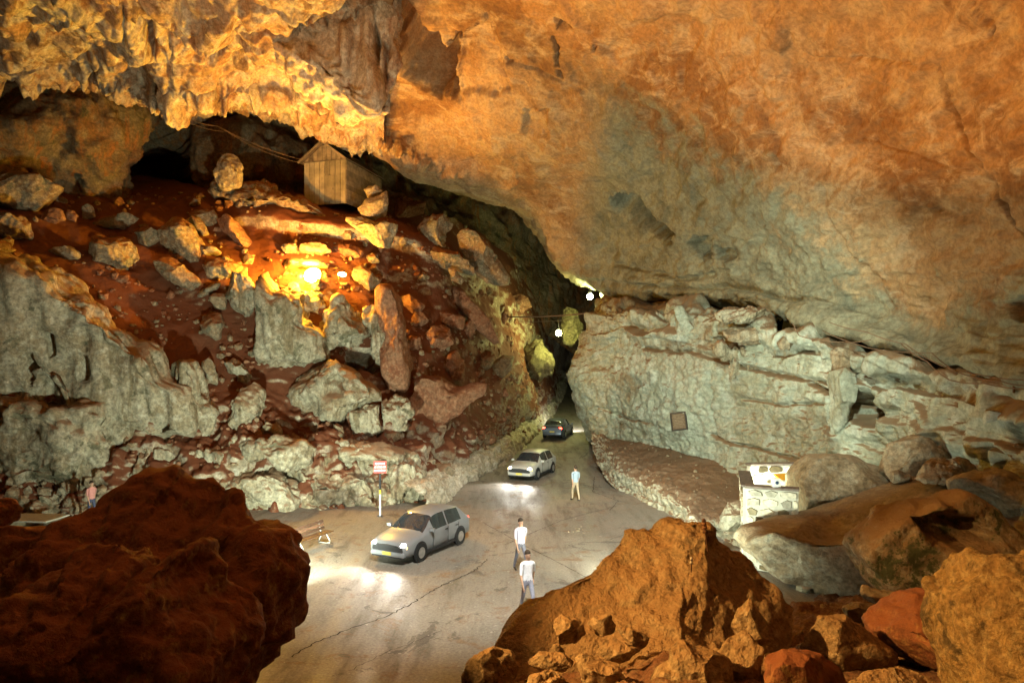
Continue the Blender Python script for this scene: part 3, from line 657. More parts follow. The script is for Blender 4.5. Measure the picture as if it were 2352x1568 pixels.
floodlight('added unseen white floodlight under the ceiling above the viewpoint aimed down at the road', (0, 8, 18), (-1.0, 26, 0), COOL, 28000, 48, .7, .35, 30)  # unseen lamp added to brighten the road with whiter light
floodlight('added unseen white floodlight under the ceiling above the viewpoint aimed at the right wall', (1.2, 8, 18), (10.5, 32, 5), MERC, 24000, 42, .7, .35, 30)  # second overhead head, added to light the right wall evenly
bulkhead('bright yellow green globe lamp beside the right rock nose', P3(1355, 681, 56), (.95, 1.0, .42), 800, .25)
bulkhead('lower yellow green globe lamp over the far road', P3(1283, 765, 57), (.95, 1.0, .35), 1000, .25)

# ------------------------------------------------------------------ rocks of the left slope, traced one by one
T = [
 # label, material, outline, options
 ('large brown boulder at the far left edge with an orange lit end', 'boulder', [(-90, 405), (0, 400), (51, 400), (100, 408), (137, 424), (106, 458), (68, 482), (0, 486), (-90, 490)], {}),
 ('hollowed rock with orange lit rim at the left edge under the large brown boulder', 'boulder', [(-40, 492), (0, 490), (44, 489), (55, 513), (68, 545), (30, 552), (-40, 552)], dict(lump=.12)),
 ('small orange lit rock peeping in at the left edge above the pale flowstone', 'boulder', [(-30, 552), (0, 548), (20, 552), (28, 575), (10, 584), (-30, 582)], {}),
 ('low brown rock in the dirt right of the large left edge boulder', 'red', [(92, 488), (112, 474), (137, 478), (148, 504), (120, 512), (94, 505)], {}),
 ('thin upright rock between the low brown rock and the squarish rock', 'red', [(149, 492), (154, 478), (168, 482), (178, 495), (171, 509), (156, 506)], {}),
 ('squarish tan rock alone on the upper dirt floor', 'boulder', [(181, 480), (192, 469), (205, 468), (214, 480), (216, 497), (191, 507)], {}),
 ('small flat rock on the dirt below the dark cave mouth', 'red', [(256, 462), (264, 452), (275, 451), (289, 468), (272, 474), (258, 470)], {}),
 ('tiny rock right of the small flat rock below the cave mouth', 'boulder', [(289, 462), (298, 455), (312, 466), (308, 474), (292, 472)], {}),
 ('small pointed rock on the dirt left of the standing stone', 'boulder', [(434, 472), (444, 453), (456, 458), (460, 468), (448, 476)], {}),
 ('shadowed boulder at the right foot of the dark cave mouth', 'red', [(393, 400), (405, 389), (427, 386), (444, 405), (436, 422), (405, 426)], {}),
 ('long pitted boulder lying level on the dirt below the squarish rock', 'boulder', [(214, 514), (232, 496), (262, 490), (294, 488), (325, 497), (322, 512), (280, 524), (240, 528)], dict(lump=.08)),
 ('standing orange lit stone perched on the rock ridge', 'slabstone', [(492, 416), (498, 382), (509, 356), (533, 352), (551, 370), (557, 405), (548, 430), (520, 437), (500, 434)], dict(d=42.0)),
 ('long rock ridge beneath the standing orange stone', 'boulder', [(468, 404), (490, 398), (561, 400), (620, 415), (684, 445), (752, 500), (765, 526), (700, 528), (649, 520), (590, 510), (547, 492), (500, 466), (472, 446)], dict(d=43.6, flute=.12, thick=1.6)),
 ('jumble rock with split top left of the ridge foot', 'boulder', [(432, 490), (448, 478), (470, 474), (490, 480), (500, 500), (488, 520), (455, 515)], dict(lump=.1)),
 ('slanting split slab at the ridge foot', 'red', [(488, 498), (512, 486), (532, 500), (560, 530), (582, 565), (570, 570), (535, 552), (505, 530)], {}),
 ('large orange lit boulder with twin lobes left of centre slope', 'boulder', [(191, 585), (198, 555), (215, 540), (239, 527), (268, 530), (292, 548), (306, 572), (314, 596), (302, 620), (270, 628), (235, 625), (200, 610)], dict(lump=.10)),
 ('round cracked boulder behind the twin lobed orange boulder', 'boulder', [(308, 535), (320, 515), (340, 512), (360, 528), (361, 552), (340, 566), (318, 560)], {}),
 ('tall mottled boulder with a glowing orange spot', 'boulder', [(365, 545), (372, 522), (395, 498), (415, 495), (440, 518), (462, 552), (470, 580), (460, 604), (438, 608), (405, 590), (378, 570)], dict(lump=.07)),
 ('orange topped rock leaning on the mottled boulder', 'boulder', [(425, 505), (440, 494), (455, 500), (470, 516), (478, 538), (468, 545), (445, 530)], {}),
 ('grey green boulder below the mottled boulder', 'boulder', [(357, 602), (368, 587), (395, 590), (420, 604), (442, 628), (456, 650), (440, 666), (405, 655), (372, 638)], {}),
 ('flat rock left of the grey green boulder in the dirt', 'red', [(250, 640), (270, 630), (292, 630), (298, 642), (280, 652), (256, 650)], {}),
 ('pale wedge rock half buried behind the pale flowstone', 'slabstone', [(112, 578), (128, 568), (155, 564), (190, 580), (186, 594), (150, 598), (120, 592)], {}),
 ('flat topped grey green boulder left of the floodlight', 'boulder', [(472, 605), (480, 594), (510, 589), (545, 596), (562, 608), (564, 632), (540, 646), (505, 650), (478, 636)], {}),
 ('thin wedge of stone behind the flat topped boulder', 'boulder', [(430, 560), (455, 556), (480, 565), (515, 578), (510, 588), (475, 588), (445, 578)], {}),
 ('thin leaning slab under the flat topped boulder', 'slabstone', [(448, 682), (462, 664), (485, 652), (508, 650), (500, 664), (475, 678), (456, 686)], {}),
 ('squat rock behind the leaning slab', 'boulder', [(482, 682), (495, 670), (512, 672), (522, 700), (516, 716), (492, 710)], {}),
 ('forked pale rock with an orange lit notch left of the floodlight', 'flow', [(512, 672), (530, 640), (533, 624), (555, 622), (572, 640), (590, 668), (588, 705), (575, 735), (560, 740), (540, 725), (522, 700)], dict(flute=.06)),
 ('lone angular grey boulder on the red dirt gully', 'boulder', [(455, 740), (462, 722), (475, 712), (505, 717), (513, 745), (508, 778), (495, 786), (472, 768)], {}),
 ('pale block right of the floodlight', 'boulder', [(806, 634), (815, 615), (832, 604), (852, 622), (876, 642), (868, 662), (850, 670), (824, 655)], {}),
 ('small cube of stone above the pale block', 'boulder', [(842, 586), (855, 580), (870, 584), (873, 602), (858, 606), (844, 602)], {}),
 ('low rock behind the floodlight glare', 'boulder', [(640, 602), (660, 590), (700, 596), (740, 598), (760, 606), (750, 616), (690, 612), (650, 618)], dict(d=40.2)),
 ('tan boulder with ridged top above the floodlight', 'boulder', [(680, 580), (690, 562), (720, 552), (750, 560), (765, 578), (745, 592), (700, 592)], {}),
 ('dark boulder right of the ridged top boulder', 'red', [(762, 570), (775, 556), (805, 558), (835, 575), (830, 592), (790, 592)], {}),
 ('cluster of knobbly rock on the dirt above the floodlight', 'boulder', [(645, 570), (652, 558), (675, 556), (685, 566), (678, 582), (655, 584)], dict(lump=.15)),
 ('white topped angular block beside the hut', 'slabstone', [(830, 433), (846, 425), (868, 426), (880, 440), (866, 452), (844, 455)], dict(d=43.4)),
 ('large angular tan block with notched side in front of the hut', 'slabstone', [(815, 480), (835, 458), (862, 446), (888, 437), (892, 465), (885, 500), (851, 503), (830, 494)], dict(d=42.8)),
 ('broad tan block with sharp right corner below the notched block', 'slabstone', [(790, 500), (830, 497), (870, 506), (916, 514), (905, 548), (893, 572), (862, 566), (838, 545), (808, 518)], dict(d=42.0)),
 ('small pyramid rock left of the broad tan block', 'boulder', [(780, 542), (788, 526), (796, 518), (812, 536), (808, 550), (790, 552)], {}),
 ('brown boulder right of the notched block in the shade', 'red', [(888, 480), (905, 455), (922, 446), (950, 452), (978, 462), (974, 488), (925, 504), (892, 500)], {}),
 ('tan boulder with a small cap stone in the dark recess', 'boulder', [(952, 517), (970, 498), (993, 487), (1022, 494), (1045, 508), (1030, 530), (1020, 572), (985, 572), (964, 560)], {}),
 ('little cap stone sitting on the tan recess boulder', 'slabstone', [(1009, 496), (1013, 482), (1022, 482), (1027, 497)], {}),
 ('long rounded leaning boulder by the dark recess', 'boulder', [(1049, 545), (1062, 528), (1090, 533), (1115, 555), (1140, 590), (1168, 632), (1166, 650), (1145, 658), (1118, 655), (1090, 628), (1058, 575)], dict(cuts=3, d=47.5)),
 ('broad rock with light left face below the long leaning boulder', 'boulder', [(968, 577), (992, 562), (1020, 566), (1055, 580), (1091, 612), (1090, 634), (1060, 628), (1029, 618), (985, 602)], dict(d=46)),
 ('small rock hanging below the broad light faced rock', 'boulder', [(1027, 614), (1045, 618), (1068, 642), (1060, 655), (1036, 646)], dict(d=45.5)),
 ('angular red rock high in the right hand rubble', 'red', [(916, 680), (940, 672), (975, 700), (972, 716), (945, 720), (920, 705)], {}),
 ('pointed triangular red rock in the right hand rubble', 'red', [(944, 738), (950, 705), (958, 702), (986, 735), (972, 756), (950, 752)], {}),
 ('large red block in the middle of the right hand rubble', 'red', [(968, 776), (985, 752), (1000, 742), (1035, 752), (1041, 788), (1008, 812), (976, 806)], {}),
 ('dark red rock left of the large red block', 'red', [(928, 778), (945, 770), (967, 772), (966, 800), (948, 815), (932, 800)], {}),
 ('wide red slab above the large red block', 'red', [(984, 724), (1000, 708), (1040, 714), (1072, 728), (1066, 758), (1045, 750), (1010, 742)], {}),
 ('stubby red rock at the right end of the wide slab', 'red', [(1062, 735), (1080, 730), (1095, 752), (1080, 780), (1064, 768)], {}),
 ('tall pointed red slab low in the right hand rubble', 'red', [(1002, 850), (1025, 815), (1047, 797), (1068, 826), (1066, 880), (1040, 876), (1012, 864)], {}),
 ('upright rock beside the road left of the light ended boulder', 'boulder', [(1097, 842), (1105, 812), (1118, 800), (1142, 814), (1128, 845), (1108, 852)], {}),
 ('rounded boulder with pale broken end above the road', 'slabstone', [(1107, 868), (1125, 840), (1152, 814), (1184, 817), (1176, 845), (1158, 864), (1126, 874)], {}),
 ('huge low brown boulder above the road bend', 'red', [(936, 920), (948, 880), (970, 856), (1010, 866), (1052, 888), (1118, 880), (1112, 898), (1080, 930), (1050, 955), (1015, 980), (980, 990), (945, 962)], dict(cuts=3)),
 ('tall brown rock column right of the pale fangs', 'red', [(862, 668), (880, 658), (902, 657), (917, 690), (926, 740), (935, 800), (945, 860), (938, 902), (912, 908), (889, 902), (880, 830), (874, 730)], dict(flute=.08, cuts=2)),
 ('elongated red rock spilling down the recess edge', 'red', [(1010, 640), (1040, 650), (1090, 690), (1130, 740), (1150, 790), (1135, 800), (1100, 760), (1050, 710), (1015, 670)], {}),
 ('dark red rock deep in the recess left of the lamps', 'red', [(1165, 690), (1185, 672), (1215, 680), (1225, 705), (1200, 718), (1172, 712)], {}),
 ('small red rock on the recess edge', 'red', [(1150, 700), (1165, 696), (1172, 725), (1160, 745), (1148, 730)], {}),
 ('small rock on the slope above the road bend left of the column foot', 'red', [(985, 790), (995, 775), (1012, 778), (1016, 790), (1000, 800)], dict(d=41.2)),
]
for lab, mt, poly, op in T:
    rock('slope_rock', lab, poly, mat=mt, group='rocks on the rubble slope', cat='rock', **op)
FL = [
 ('tall pale flowstone mass with dark window holes at the left edge', [(-160, 590), (0, 583), (44, 585), (130, 616), (164, 667), (219, 708), (246, 742), (297, 766), (328, 794), (342, 824), (369, 882), (400, 896), (424, 990), (376, 1012), (260, 1016), (253, 960), (205, 940), (68, 935), (-160, 930)],
  dict(d=32.6, thick=2.2, flute=.09, cuts=3, amp=.035, sub=6, pits=[([(40, 785), (56, 782), (62, 815), (70, 870), (58, 890), (45, 850)], 1.6, 6), ([(88, 765), (100, 752), (112, 775), (112, 805), (98, 808)], 1.6, 6), ([(178, 815), (186, 808), (196, 850), (192, 875), (180, 868)], 1.4, 5), ([(362, 985), (371, 970), (378, 985), (374, 1006), (362, 1004)], .8, 4)])),
 ('broad lower flowstone shelf under the window holes', [(-160, 925), (0, 905), (100, 920), (200, 925), (255, 955), (262, 1020), (250, 1080), (215, 1125), (120, 1105), (0, 1100), (-160, 1120)], dict(d=31.8, thick=1.6, lump=.12, cuts=2)),
 ('pale leaning flowstone finger in the red gully', [(393, 848), (405, 826), (420, 822), (440, 832), (458, 860), (461, 903), (496, 944), (494, 988), (478, 1012), (440, 1008), (427, 990), (437, 930), (403, 890)], dict(flute=.12)),
 ('small brown stump behind the leaning flowstone finger', [(461, 835), (478, 819), (490, 835), (500, 862), (500, 885), (475, 880)], {}),
 ('two stepped pale stones right of the flowstone finger', [(533, 920), (556, 885), (575, 872), (600, 885), (608, 905), (602, 937), (585, 962), (566, 1000), (547, 1016), (512, 1002), (520, 970), (536, 945)], dict(flute=.06)),
 ('small grey rock above the stepped pale stones', [(512, 832), (530, 818), (555, 835), (582, 868), (560, 872), (525, 858)], {}),
 ('central pale flowstone with a tall left horn', [(592, 640), (602, 626), (614, 630), (622, 672), (660, 662), (690, 690), (720, 735), (750, 778), (755, 826), (700, 840), (645, 850), (605, 830), (592, 790), (598, 720)], dict(flute=.1, cuts=2)),
 ('knobbly row of small stalagmites on top of the central flowstone', [(640, 668), (655, 648), (672, 650), (690, 668), (715, 664), (735, 672), (745, 700), (725, 720), (690, 712), (655, 700)], dict(lump=.25, thick=1.0)),
 ('row of pale fang shaped stalactites over the dark hollow', [(722, 738), (748, 712), (778, 690), (812, 712), (842, 748), (848, 772), (820, 790), (805, 808), (780, 820), (750, 826), (725, 790)], dict(flute=.14, lump=.06)),
 ('slim pale column framing the dark hollow', [(832, 706), (850, 698), (873, 702), (880, 770), (888, 808), (888, 860), (872, 868), (868, 810), (850, 770), (840, 735)], dict(flute=.12)),
 ('large rounded pale boulder with hollow top in the lower slope', [(653, 882), (672, 858), (700, 842), (773, 830), (824, 858), (872, 878), (874, 914), (835, 930), (802, 940), (790, 966), (730, 978), (690, 950), (660, 915)], dict(flute=.07, pits=[([(745, 868), (770, 852), (790, 872), (780, 905), (740, 912)], .7, 10)])),
 ('brown block under the large rounded pale boulder', [(805, 940), (840, 928), (873, 922), (878, 990), (850, 1004), (812, 1002)], dict(flute=.08)),
 ('arched brown stump above the low wall', [(876, 922), (905, 908), (942, 912), (944, 960), (936, 995), (915, 1000), (880, 998)], dict(flute=.14)),
 ('overhanging pale lip on the low wall', [(524, 1062), (545, 1025), (575, 1008), (640, 1000), (700, 1012), (724, 1032), (718, 1062), (680, 1082), (640, 1072), (600, 1058), (560, 1078)], dict(d=32.4, lump=.1)),
 ('wide pale ledge stone on the low wall right of the lip', [(715, 1030), (760, 1012), (850, 1015), (930, 1022), (962, 1042), (930, 1066), (850, 1062), (770, 1060), (725, 1056)], dict(d=34.2, lump=.1, thick=1.3)),
 ('bulging fluted end of the low wall behind the red sign', [(872, 1130), (885, 1085), (915, 1062), (950, 1064), (972, 1092), (970, 1135), (955, 1150), (900, 1166), (870, 1164)], dict(d=33.6, flute=.2)),
 ('bulging pale rock of the low wall left of the red sign', [(690, 1170), (700, 1120), (725, 1090), (790, 1085), (850, 1090), (862, 1130), (850, 1172), (770, 1180)], dict(d=33.0, flute=.16)),
 ('left bulge of the low wall beside the dark boulder', [(500, 1178), (515, 1120), (560, 1085), (630, 1085), (670, 1110), (690, 1150), (680, 1182), (590, 1188)], dict(d=32.4, lump=.14)),
 ('rock pile foot between the low wall and the road bend', [(968, 1120), (972, 1080), (1000, 1062), (1035, 1062), (1050, 1082), (1030, 1105), (1000, 1122)], dict(d=36.6, lump=.1)),
 ('small pale rocks on the low wall top', [(590, 990), (612, 968), (640, 975), (652, 998), (625, 1006)], dict(lump=.2)),
]
for lab, poly, op in FL: rock('flowstone', lab, poly, mat='flow', cat='flowstone', **op)
rock('ceiling_curtain', 'pale curtain of stone hanging from the ceiling above the hut', [(430, -120), (930, -120), (912, 60), (903, 130), (895, 200), (895, 262), (880, 276), (840, 268), (790, 240), (740, 215), (690, 190), (650, 150), (610, 110), (560, 50)], 35.6,
     'curtain', thick=2.4, flute=.12, cuts=3, amp=.03, cat='stone curtain', sub=6, freq=1.6, pits=[([(850, 60), (862, 40), (875, 90), (870, 140), (855, 120)], .8, 6), ([(880, 90), (895, 85), (893, 250), (878, 230)], .6, 5), ([(770, 145), (778, 140), (780, 160), (772, 166)], .8, 3)])
for lab, poly, d in [('yellow green lit rock behind the passage lamps', [(1292, 705), (1300, 693), (1318, 703), (1332, 716), (1328, 730), (1342, 745), (1334, 770), (1314, 796), (1294, 788), (1290, 740)], 60.5),
                     ('yellow green rock face on the left of the far road', [(1200, 800), (1232, 784), (1246, 778), (1262, 800), (1272, 830), (1268, 862), (1240, 880), (1205, 865)], 59),
                     ('pale rock at the far end of the road', [(1280, 862), (1292, 850), (1310, 850), (1325, 862), (1322, 878), (1285, 880)], 98)]:
    rock('passage_rock', lab, poly, d, 'mossrock' if 'yellow' in lab else 'flow', cat='rock', lump=.05, amp=.1, block=.2)

# ------------------------------------------------------------------ rocks on the right hand side
RT = [
 ('white fluted block lying on the upper right ledge', 'flow', [(1643, 722), (1665, 708), (1720, 704), (1768, 708), (1775, 738), (1764, 752), (1720, 744), (1660, 742)], 32.6, dict(flute=.08, thick=.6)),
 ('pale stepped pillar rock on the upper right ledge', 'wall', [(1545, 725), (1550, 704), (1568, 702), (1580, 730), (1620, 745), (1656, 766), (1645, 785), (1595, 788), (1548, 784)], 36.5, dict(thick=.8)),
 ('low mossy block below the white fluted block', 'slabstone', [(1660, 760), (1690, 745), (1740, 746), (1775, 765), (1770, 790), (1720, 792), (1668, 782)], 32.6, dict(thick=.8)),
 ('dripping white flowstone fringe on the right wall', 'flow', [(1655, 800), (1680, 790), (1740, 800), (1800, 812), (1835, 822), (1828, 848), (1790, 852), (1740, 860), (1705, 862), (1675, 836)], 33.2, dict(flute=.3, thick=.7)),
 ('round pale knob at the end of the flowstone fringe', 'flow', [(1832, 838), (1845, 822), (1865, 824), (1872, 845), (1855, 860), (1835, 856)], 30.3, {}),
 ('pointed tan rock on the ledge below the dark slot', 'slabstone', [(1785, 790), (1800, 770), (1815, 768), (1830, 790), (1820, 806), (1795, 804)], 30.4, {}),
 ('knobbly pale head of rock jutting from the right ledge', 'slabstone', [(1908, 812), (1920, 796), (1945, 800), (1965, 820), (1955, 860), (1935, 880), (1915, 850)], 27.6, {}),
 ('tall pale rib of rock left of the round hollow', 'wall', [(1912, 850), (1935, 840), (1962, 860), (1968, 900), (1950, 950), (1948, 1000), (1930, 1030), (1918, 990), (1920, 920)], 27.4, dict(thick=.8)),
 ('broad brown block above the stone wall', 'slabstone', [(1830, 1100), (1850, 1070), (1874, 1051), (1915, 1044), (1983, 1054), (2040, 1078), (2055, 1110), (1985, 1162), (1925, 1176), (1833, 1186)], 23.6, dict(cuts=4, e=6, thick=1.4, amp=.025, block=.06)),
 ('smooth tan block right of the broad brown block', 'slabstone', [(2030, 1090), (2060, 1020), (2110, 1000), (2180, 1020), (2230, 1050), (2200, 1090), (2120, 1110), (2060, 1120)], 22.8, dict(cuts=6, e=5, amp=.03, block=.08)),
 ('long pale sloping slab wedged against the stone wall', 'slabstone', [(1698, 1240), (1744, 1216), (1833, 1202), (1915, 1188), (2017, 1153), (2147, 1109), (2187, 1102), (2200, 1135), (2102, 1170), (2044, 1190), (1975, 1250), (1990, 1325), (1960, 1362), (1908, 1370), (1850, 1350), (1792, 1327), (1727, 1269)], 21.0, dict(cuts=1, e=7, thick=1.5, amp=.018, block=.05, lean=.3, planes=[((-.6, -.6, -.5), .8)])),
 ('mossy dark hollowed boulder in the right middle ground', 'mossy', [(1956, 1254), (1990, 1216), (2051, 1181), (2119, 1150), (2204, 1133), (2256, 1150), (2290, 1187), (2341, 1245), (2345, 1275), (2250, 1296), (2242, 1326), (2150, 1345), (2085, 1350), (2010, 1346), (1983, 1319)], 17.4, dict(cuts=4, thick=1.5, amp=.05, pits=[([(2100, 1190), (2180, 1175), (2250, 1190), (2310, 1250), (2240, 1280), (2150, 1250)], .8, 20)])),
 ('pale rounded boulder at the right edge behind the mossy boulder', 'slabstone', [(2187, 1104), (2260, 1080), (2352, 1086), (2430, 1120), (2430, 1240), (2352, 1250), (2290, 1190), (2250, 1150), (2190, 1134)], 19.5, dict(cuts=3)),
 ('orange lit boulder on the right edge below the ledge', 'fore', [(2305, 1050), (2330, 1020), (2370, 1010), (2420, 1030), (2420, 1075), (2352, 1070), (2318, 1060)], 19.6, {}),
 ('small brown rock row left of the orange right edge boulder', 'slabstone', [(2110, 1100), (2130, 1062), (2180, 1048), (2230, 1052), (2258, 1080), (2220, 1100), (2160, 1112)], 20.6, dict(lump=.12)),
 ('dark brown rock on the tan block shoulder', 'slabstone', [(2046, 1085), (2060, 1078), (2090, 1088), (2100, 1104), (2070, 1112), (2048, 1108)], 22.0, {}),
 ('rock with shadowed right side on the right wall ledge', 'slabstone', [(2078, 1012), (2100, 998), (2128, 1010), (2150, 1036), (2120, 1042), (2085, 1036)], 24.0, {}),
 ('half buried tan rock below the mossy boulder', 'slabstone', [(1942, 1398), (1965, 1385), (2014, 1389), (2066, 1436), (2036, 1468), (1990, 1450), (1950, 1424)], 14.8, {}),
 ('flat tan slab leaning below the mossy boulder', 'slabstone', [(1983, 1345), (2051, 1358), (2122, 1390), (2080, 1422), (2020, 1400), (1985, 1375)], 16.2, {}),
 ('small pale green rock right of the leaning slab', 'slabstone', [(2128, 1372), (2150, 1346), (2201, 1334), (2220, 1345), (2190, 1380), (2145, 1384)], 15.8, {}),
 ('small white block at the foot of the sloping slab', 'flow', [(1830, 1338), (1850, 1336), (1880, 1340), (1895, 1372), (1860, 1374), (1832, 1366)], 20.6, dict(e=3.5)),
 ('pale rough rock beside the stone wall foot', 'kerbrock', [(1655, 1190), (1675, 1155), (1700, 1140), (1716, 1150), (1716, 1215), (1690, 1222), (1660, 1216)], 24.6, {}),
 ('white kerb rock on the road edge left of the stone wall', 'kerbrock', [(1570, 1200), (1585, 1178), (1620, 1182), (1648, 1200), (1640, 1228), (1600, 1226), (1572, 1216)], 27.2, dict(lump=.1)),
]
for lab, mt, poly, d, op in RT: rock('right_rock', lab, poly, d, mt, cat='rock', **op)
FG = [
 ('huge rust coloured boulder sloping to a peak in the right foreground', 'fore', [(1148, 1500), (1160, 1450), (1185, 1418), (1240, 1396), (1330, 1350), (1420, 1298), (1470, 1262), (1545, 1252), (1570, 1228), (1625, 1222), (1680, 1238), (1700, 1275), (1750, 1330), (1810, 1372), (1852, 1430), (1845, 1500), (1760, 1580), (1450, 1600), (1220, 1560)], 12.4, dict(planes=[((-.30, -.75, .60), .36), ((.62, -.75, .22), .40)], cuts=4, lump=.02, amp=.024, freq=2.4, thick=2.2, e=2.4, sub=6, lean=.35, block=.06)),
 ('blocky rust boulder at the bottom left of the right foreground pile', 'fore', [(1058, 1556), (1078, 1515), (1101, 1494), (1133, 1480), (1176, 1498), (1195, 1535), (1180, 1575), (1120, 1600), (1062, 1590)], 10.4, dict(cuts=15)),
 ('rock with dark red top in the middle of the right pile', 'fore', [(1266, 1446), (1274, 1425), (1290, 1411), (1345, 1432), (1352, 1458), (1325, 1478), (1280, 1474)], 10.8, {}),
 ('pale faced rock behind the dark red topped rock', 'fore', [(1343, 1438), (1362, 1417), (1402, 1411), (1420, 1432), (1410, 1458), (1370, 1462)], 10.9, {}),
 ('low flat rock left of the pile centre', 'fore', [(1207, 1524), (1238, 1500), (1298, 1503), (1318, 1522), (1292, 1542), (1240, 1548)], 10.0, {}),
 ('small cone rock above the low flat rock', 'fore', [(1255, 1505), (1272, 1480), (1285, 1478), (1300, 1500), (1290, 1512)], 10.3, {}),
 ('long slanted rock at the bottom of the pile centre', 'fore', [(1306, 1508), (1330, 1500), (1370, 1512), (1420, 1530), (1450, 1580), (1400, 1605), (1340, 1580)], 9.4, {}),
 ('crested rock with a dark red scooped face', 'fore', [(1357, 1498), (1385, 1478), (1415, 1466), (1452, 1480), (1476, 1498), (1458, 1526), (1405, 1528)], 10.0, {}),
 ('tilted plate of stone above the crested rock', 'fore', [(1416, 1446), (1450, 1440), (1492, 1464), (1486, 1490), (1466, 1502), (1438, 1486)], 10.4, {}),
 ('rubbly brown boulder at the bottom edge with ragged left flank', 'fore', [(1210, 1560), (1240, 1545), (1290, 1542), (1310, 1570), (1290, 1610), (1220, 1610)], 9.3, dict(lump=.1)),
 ('big ochre boulder at the bottom edge below the huge rust boulder', 'fore', [(1472, 1580), (1490, 1532), (1526, 1524), (1545, 1496), (1578, 1476), (1622, 1494), (1688, 1522), (1692, 1570), (1640, 1620), (1520, 1620)], 9.2, dict(cuts=15)),
 ('pointed wedge boulder with a lit left face', 'fore', [(1682, 1446), (1700, 1402), (1728, 1377), (1766, 1426), (1778, 1470), (1745, 1490), (1700, 1478)], 10.4, dict(cuts=12)),
 ('triangular bright rock in front of the wedge boulder', 'fore', [(1650, 1508), (1676, 1474), (1720, 1451), (1748, 1480), (1752, 1530), (1758, 1590), (1700, 1600), (1655, 1560)], 9.6, dict(cuts=12)),
 ('dark red flat boulder at the bottom edge right of the bright rock', 'dark', [(1756, 1516), (1800, 1500), (1850, 1496), (1900, 1514), (1945, 1540), (1960, 1600), (1800, 1620), (1752, 1590)], 9.2, {}),
 ('large pyramid boulder with ochre ridges in the right foreground', 'fore', [(1822, 1492), (1833, 1460), (1882, 1411), (1950, 1422), (2012, 1456), (2054, 1492), (2040, 1534), (1960, 1545), (1880, 1535)], 10.6, dict(cuts=14)),
 ('rough orange boulder cut off by the bottom edge', 'fore', [(1955, 1580), (2008, 1545), (2058, 1527), (2104, 1538), (2160, 1572), (2150, 1620), (1980, 1625)], 8.6, dict(lump=.06)),
 ('dark shadowed boulder mass left of the ochre column', 'dark', [(2030, 1470), (2075, 1422), (2130, 1395), (2190, 1376), (2230, 1400), (2235, 1500), (2215, 1560), (2150, 1560), (2060, 1530)], 10.6, dict(lump=.06, thick=1.3)),
 ('tall ochre boulder standing at the lower right corner', 'ochre', [(2190, 1364), (2214, 1338), (2242, 1318), (2253, 1292), (2292, 1272), (2360, 1264), (2480, 1290), (2500, 1640), (2240, 1640), (2205, 1545), (2208, 1470), (2206, 1424)], 8.8, dict(lump=.05, cuts=7, freq=1.3, thick=1.3, block=.12)),
 ('great dark red boulder with ragged crest in the left foreground', 'dark', [(-60, 1345), (60, 1305), (112, 1240), (145, 1206), (185, 1170), (228, 1142), (260, 1132), (330, 1130), (390, 1122), (425, 1120), (455, 1138), (486, 1138), (500, 1162), (515, 1185), (535, 1214), (590, 1242), (630, 1244), (656, 1268), (672, 1300), (680, 1340), (690, 1395), (684, 1440), (660, 1478), (612, 1530), (540, 1620), (-60, 1620)], 9.2, dict(lump=.11, cuts=2, freq=1.3, amp=.02, thick=1.6, e=2.2, sub=6, lean=.3, block=.03)),
 ('lumpy dark boulder in front of the great red boulder', 'dark', [(-80, 1420), (0, 1393), (70, 1345), (116, 1331), (154, 1294), (188, 1289), (267, 1300), (290, 1342), (350, 1335), (366, 1282), (410, 1272), (436, 1307), (513, 1379), (561, 1406), (590, 1471), (566, 1523), (540, 1640), (-80, 1640)], 7.2, dict(lump=.11, cuts=2, freq=1.3, amp=.025, thick=1.1, e=2.2, sub=6, lean=.3, block=.03)),
 ('flat dark rock shelf at the left edge', 'dark', [(-180, 1230), (0, 1206), (60, 1213), (130, 1222), (150, 1290), (120, 1345), (-180, 1400)], 10.6, dict(lump=.05)),
 ('small dark rock in the left edge above the rock shelf', 'dark', [(-80, 1150), (0, 1146), (18, 1150), (38, 1174), (28, 1200), (-30, 1225), (-80, 1220)], 11.4, dict(lump=.08)),
 ('small loose stone lying in the hollow of the dark boulder', 'dark', [(285, 1320), (300, 1310), (345, 1322), (340, 1336), (300, 1340)], 7.7, {}),
]
for lab, mt, poly, d, op in FG: op.setdefault('amp', .03); op.setdefault('cuts', 16); op.setdefault('block', .05); rock('foreground_boulder', lab, poly, d, mt, cat='boulder', **op)

# loose stones too many to count, strewn over the slope
def rubble(name, pts, rad, mat):
    V0, F0 = ico(1); R = np.random.RandomState(3); VV = []; FF = []; n = 0
    for p, r in zip(pts, rad):
        v = V0 * R.uniform(.55, 1.2, 3)
        for k in range(5):
            m = R.normal(size=3); m /= np.linalg.norm(m); o = R.uniform(.45, .8); v = v - np.maximum(v @ m - o, 0)[:, None] * m
        a = R.uniform(0, 6.28); c, s_ = math.cos(a), math.sin(a)
        v = v @ np.array([[c, s_, 0], [-s_, c, 0], [0, 0, 1]]) * r + p
        VV.append(v); FF.append(F0 + n); n += len(v)
    return tag(mesh_np(name, np.concatenate(VV), np.concatenate(FF), mat, smooth=False), kind='stuff')
R_ = np.random.RandomState(11)
so = bpy.data.objects['rubble_slope'].data; sp = np.empty(len(so.vertices) * 3, np.float32); so.vertices.foreach_get('co', sp); sp = sp.reshape(-1, 3)
su = CX + F * sp[:, 0] / sp[:, 1]; sv = HY - F * (sp[:, 2] - CAMZ) / sp[:, 1]
ok = np.where((su > -100) & (su < 1240) & (sv > 430) & (sv < 1170))[0]
cl = fbm(sp[ok] * .35 + 3, 2); ok = ok[cl > -.12]
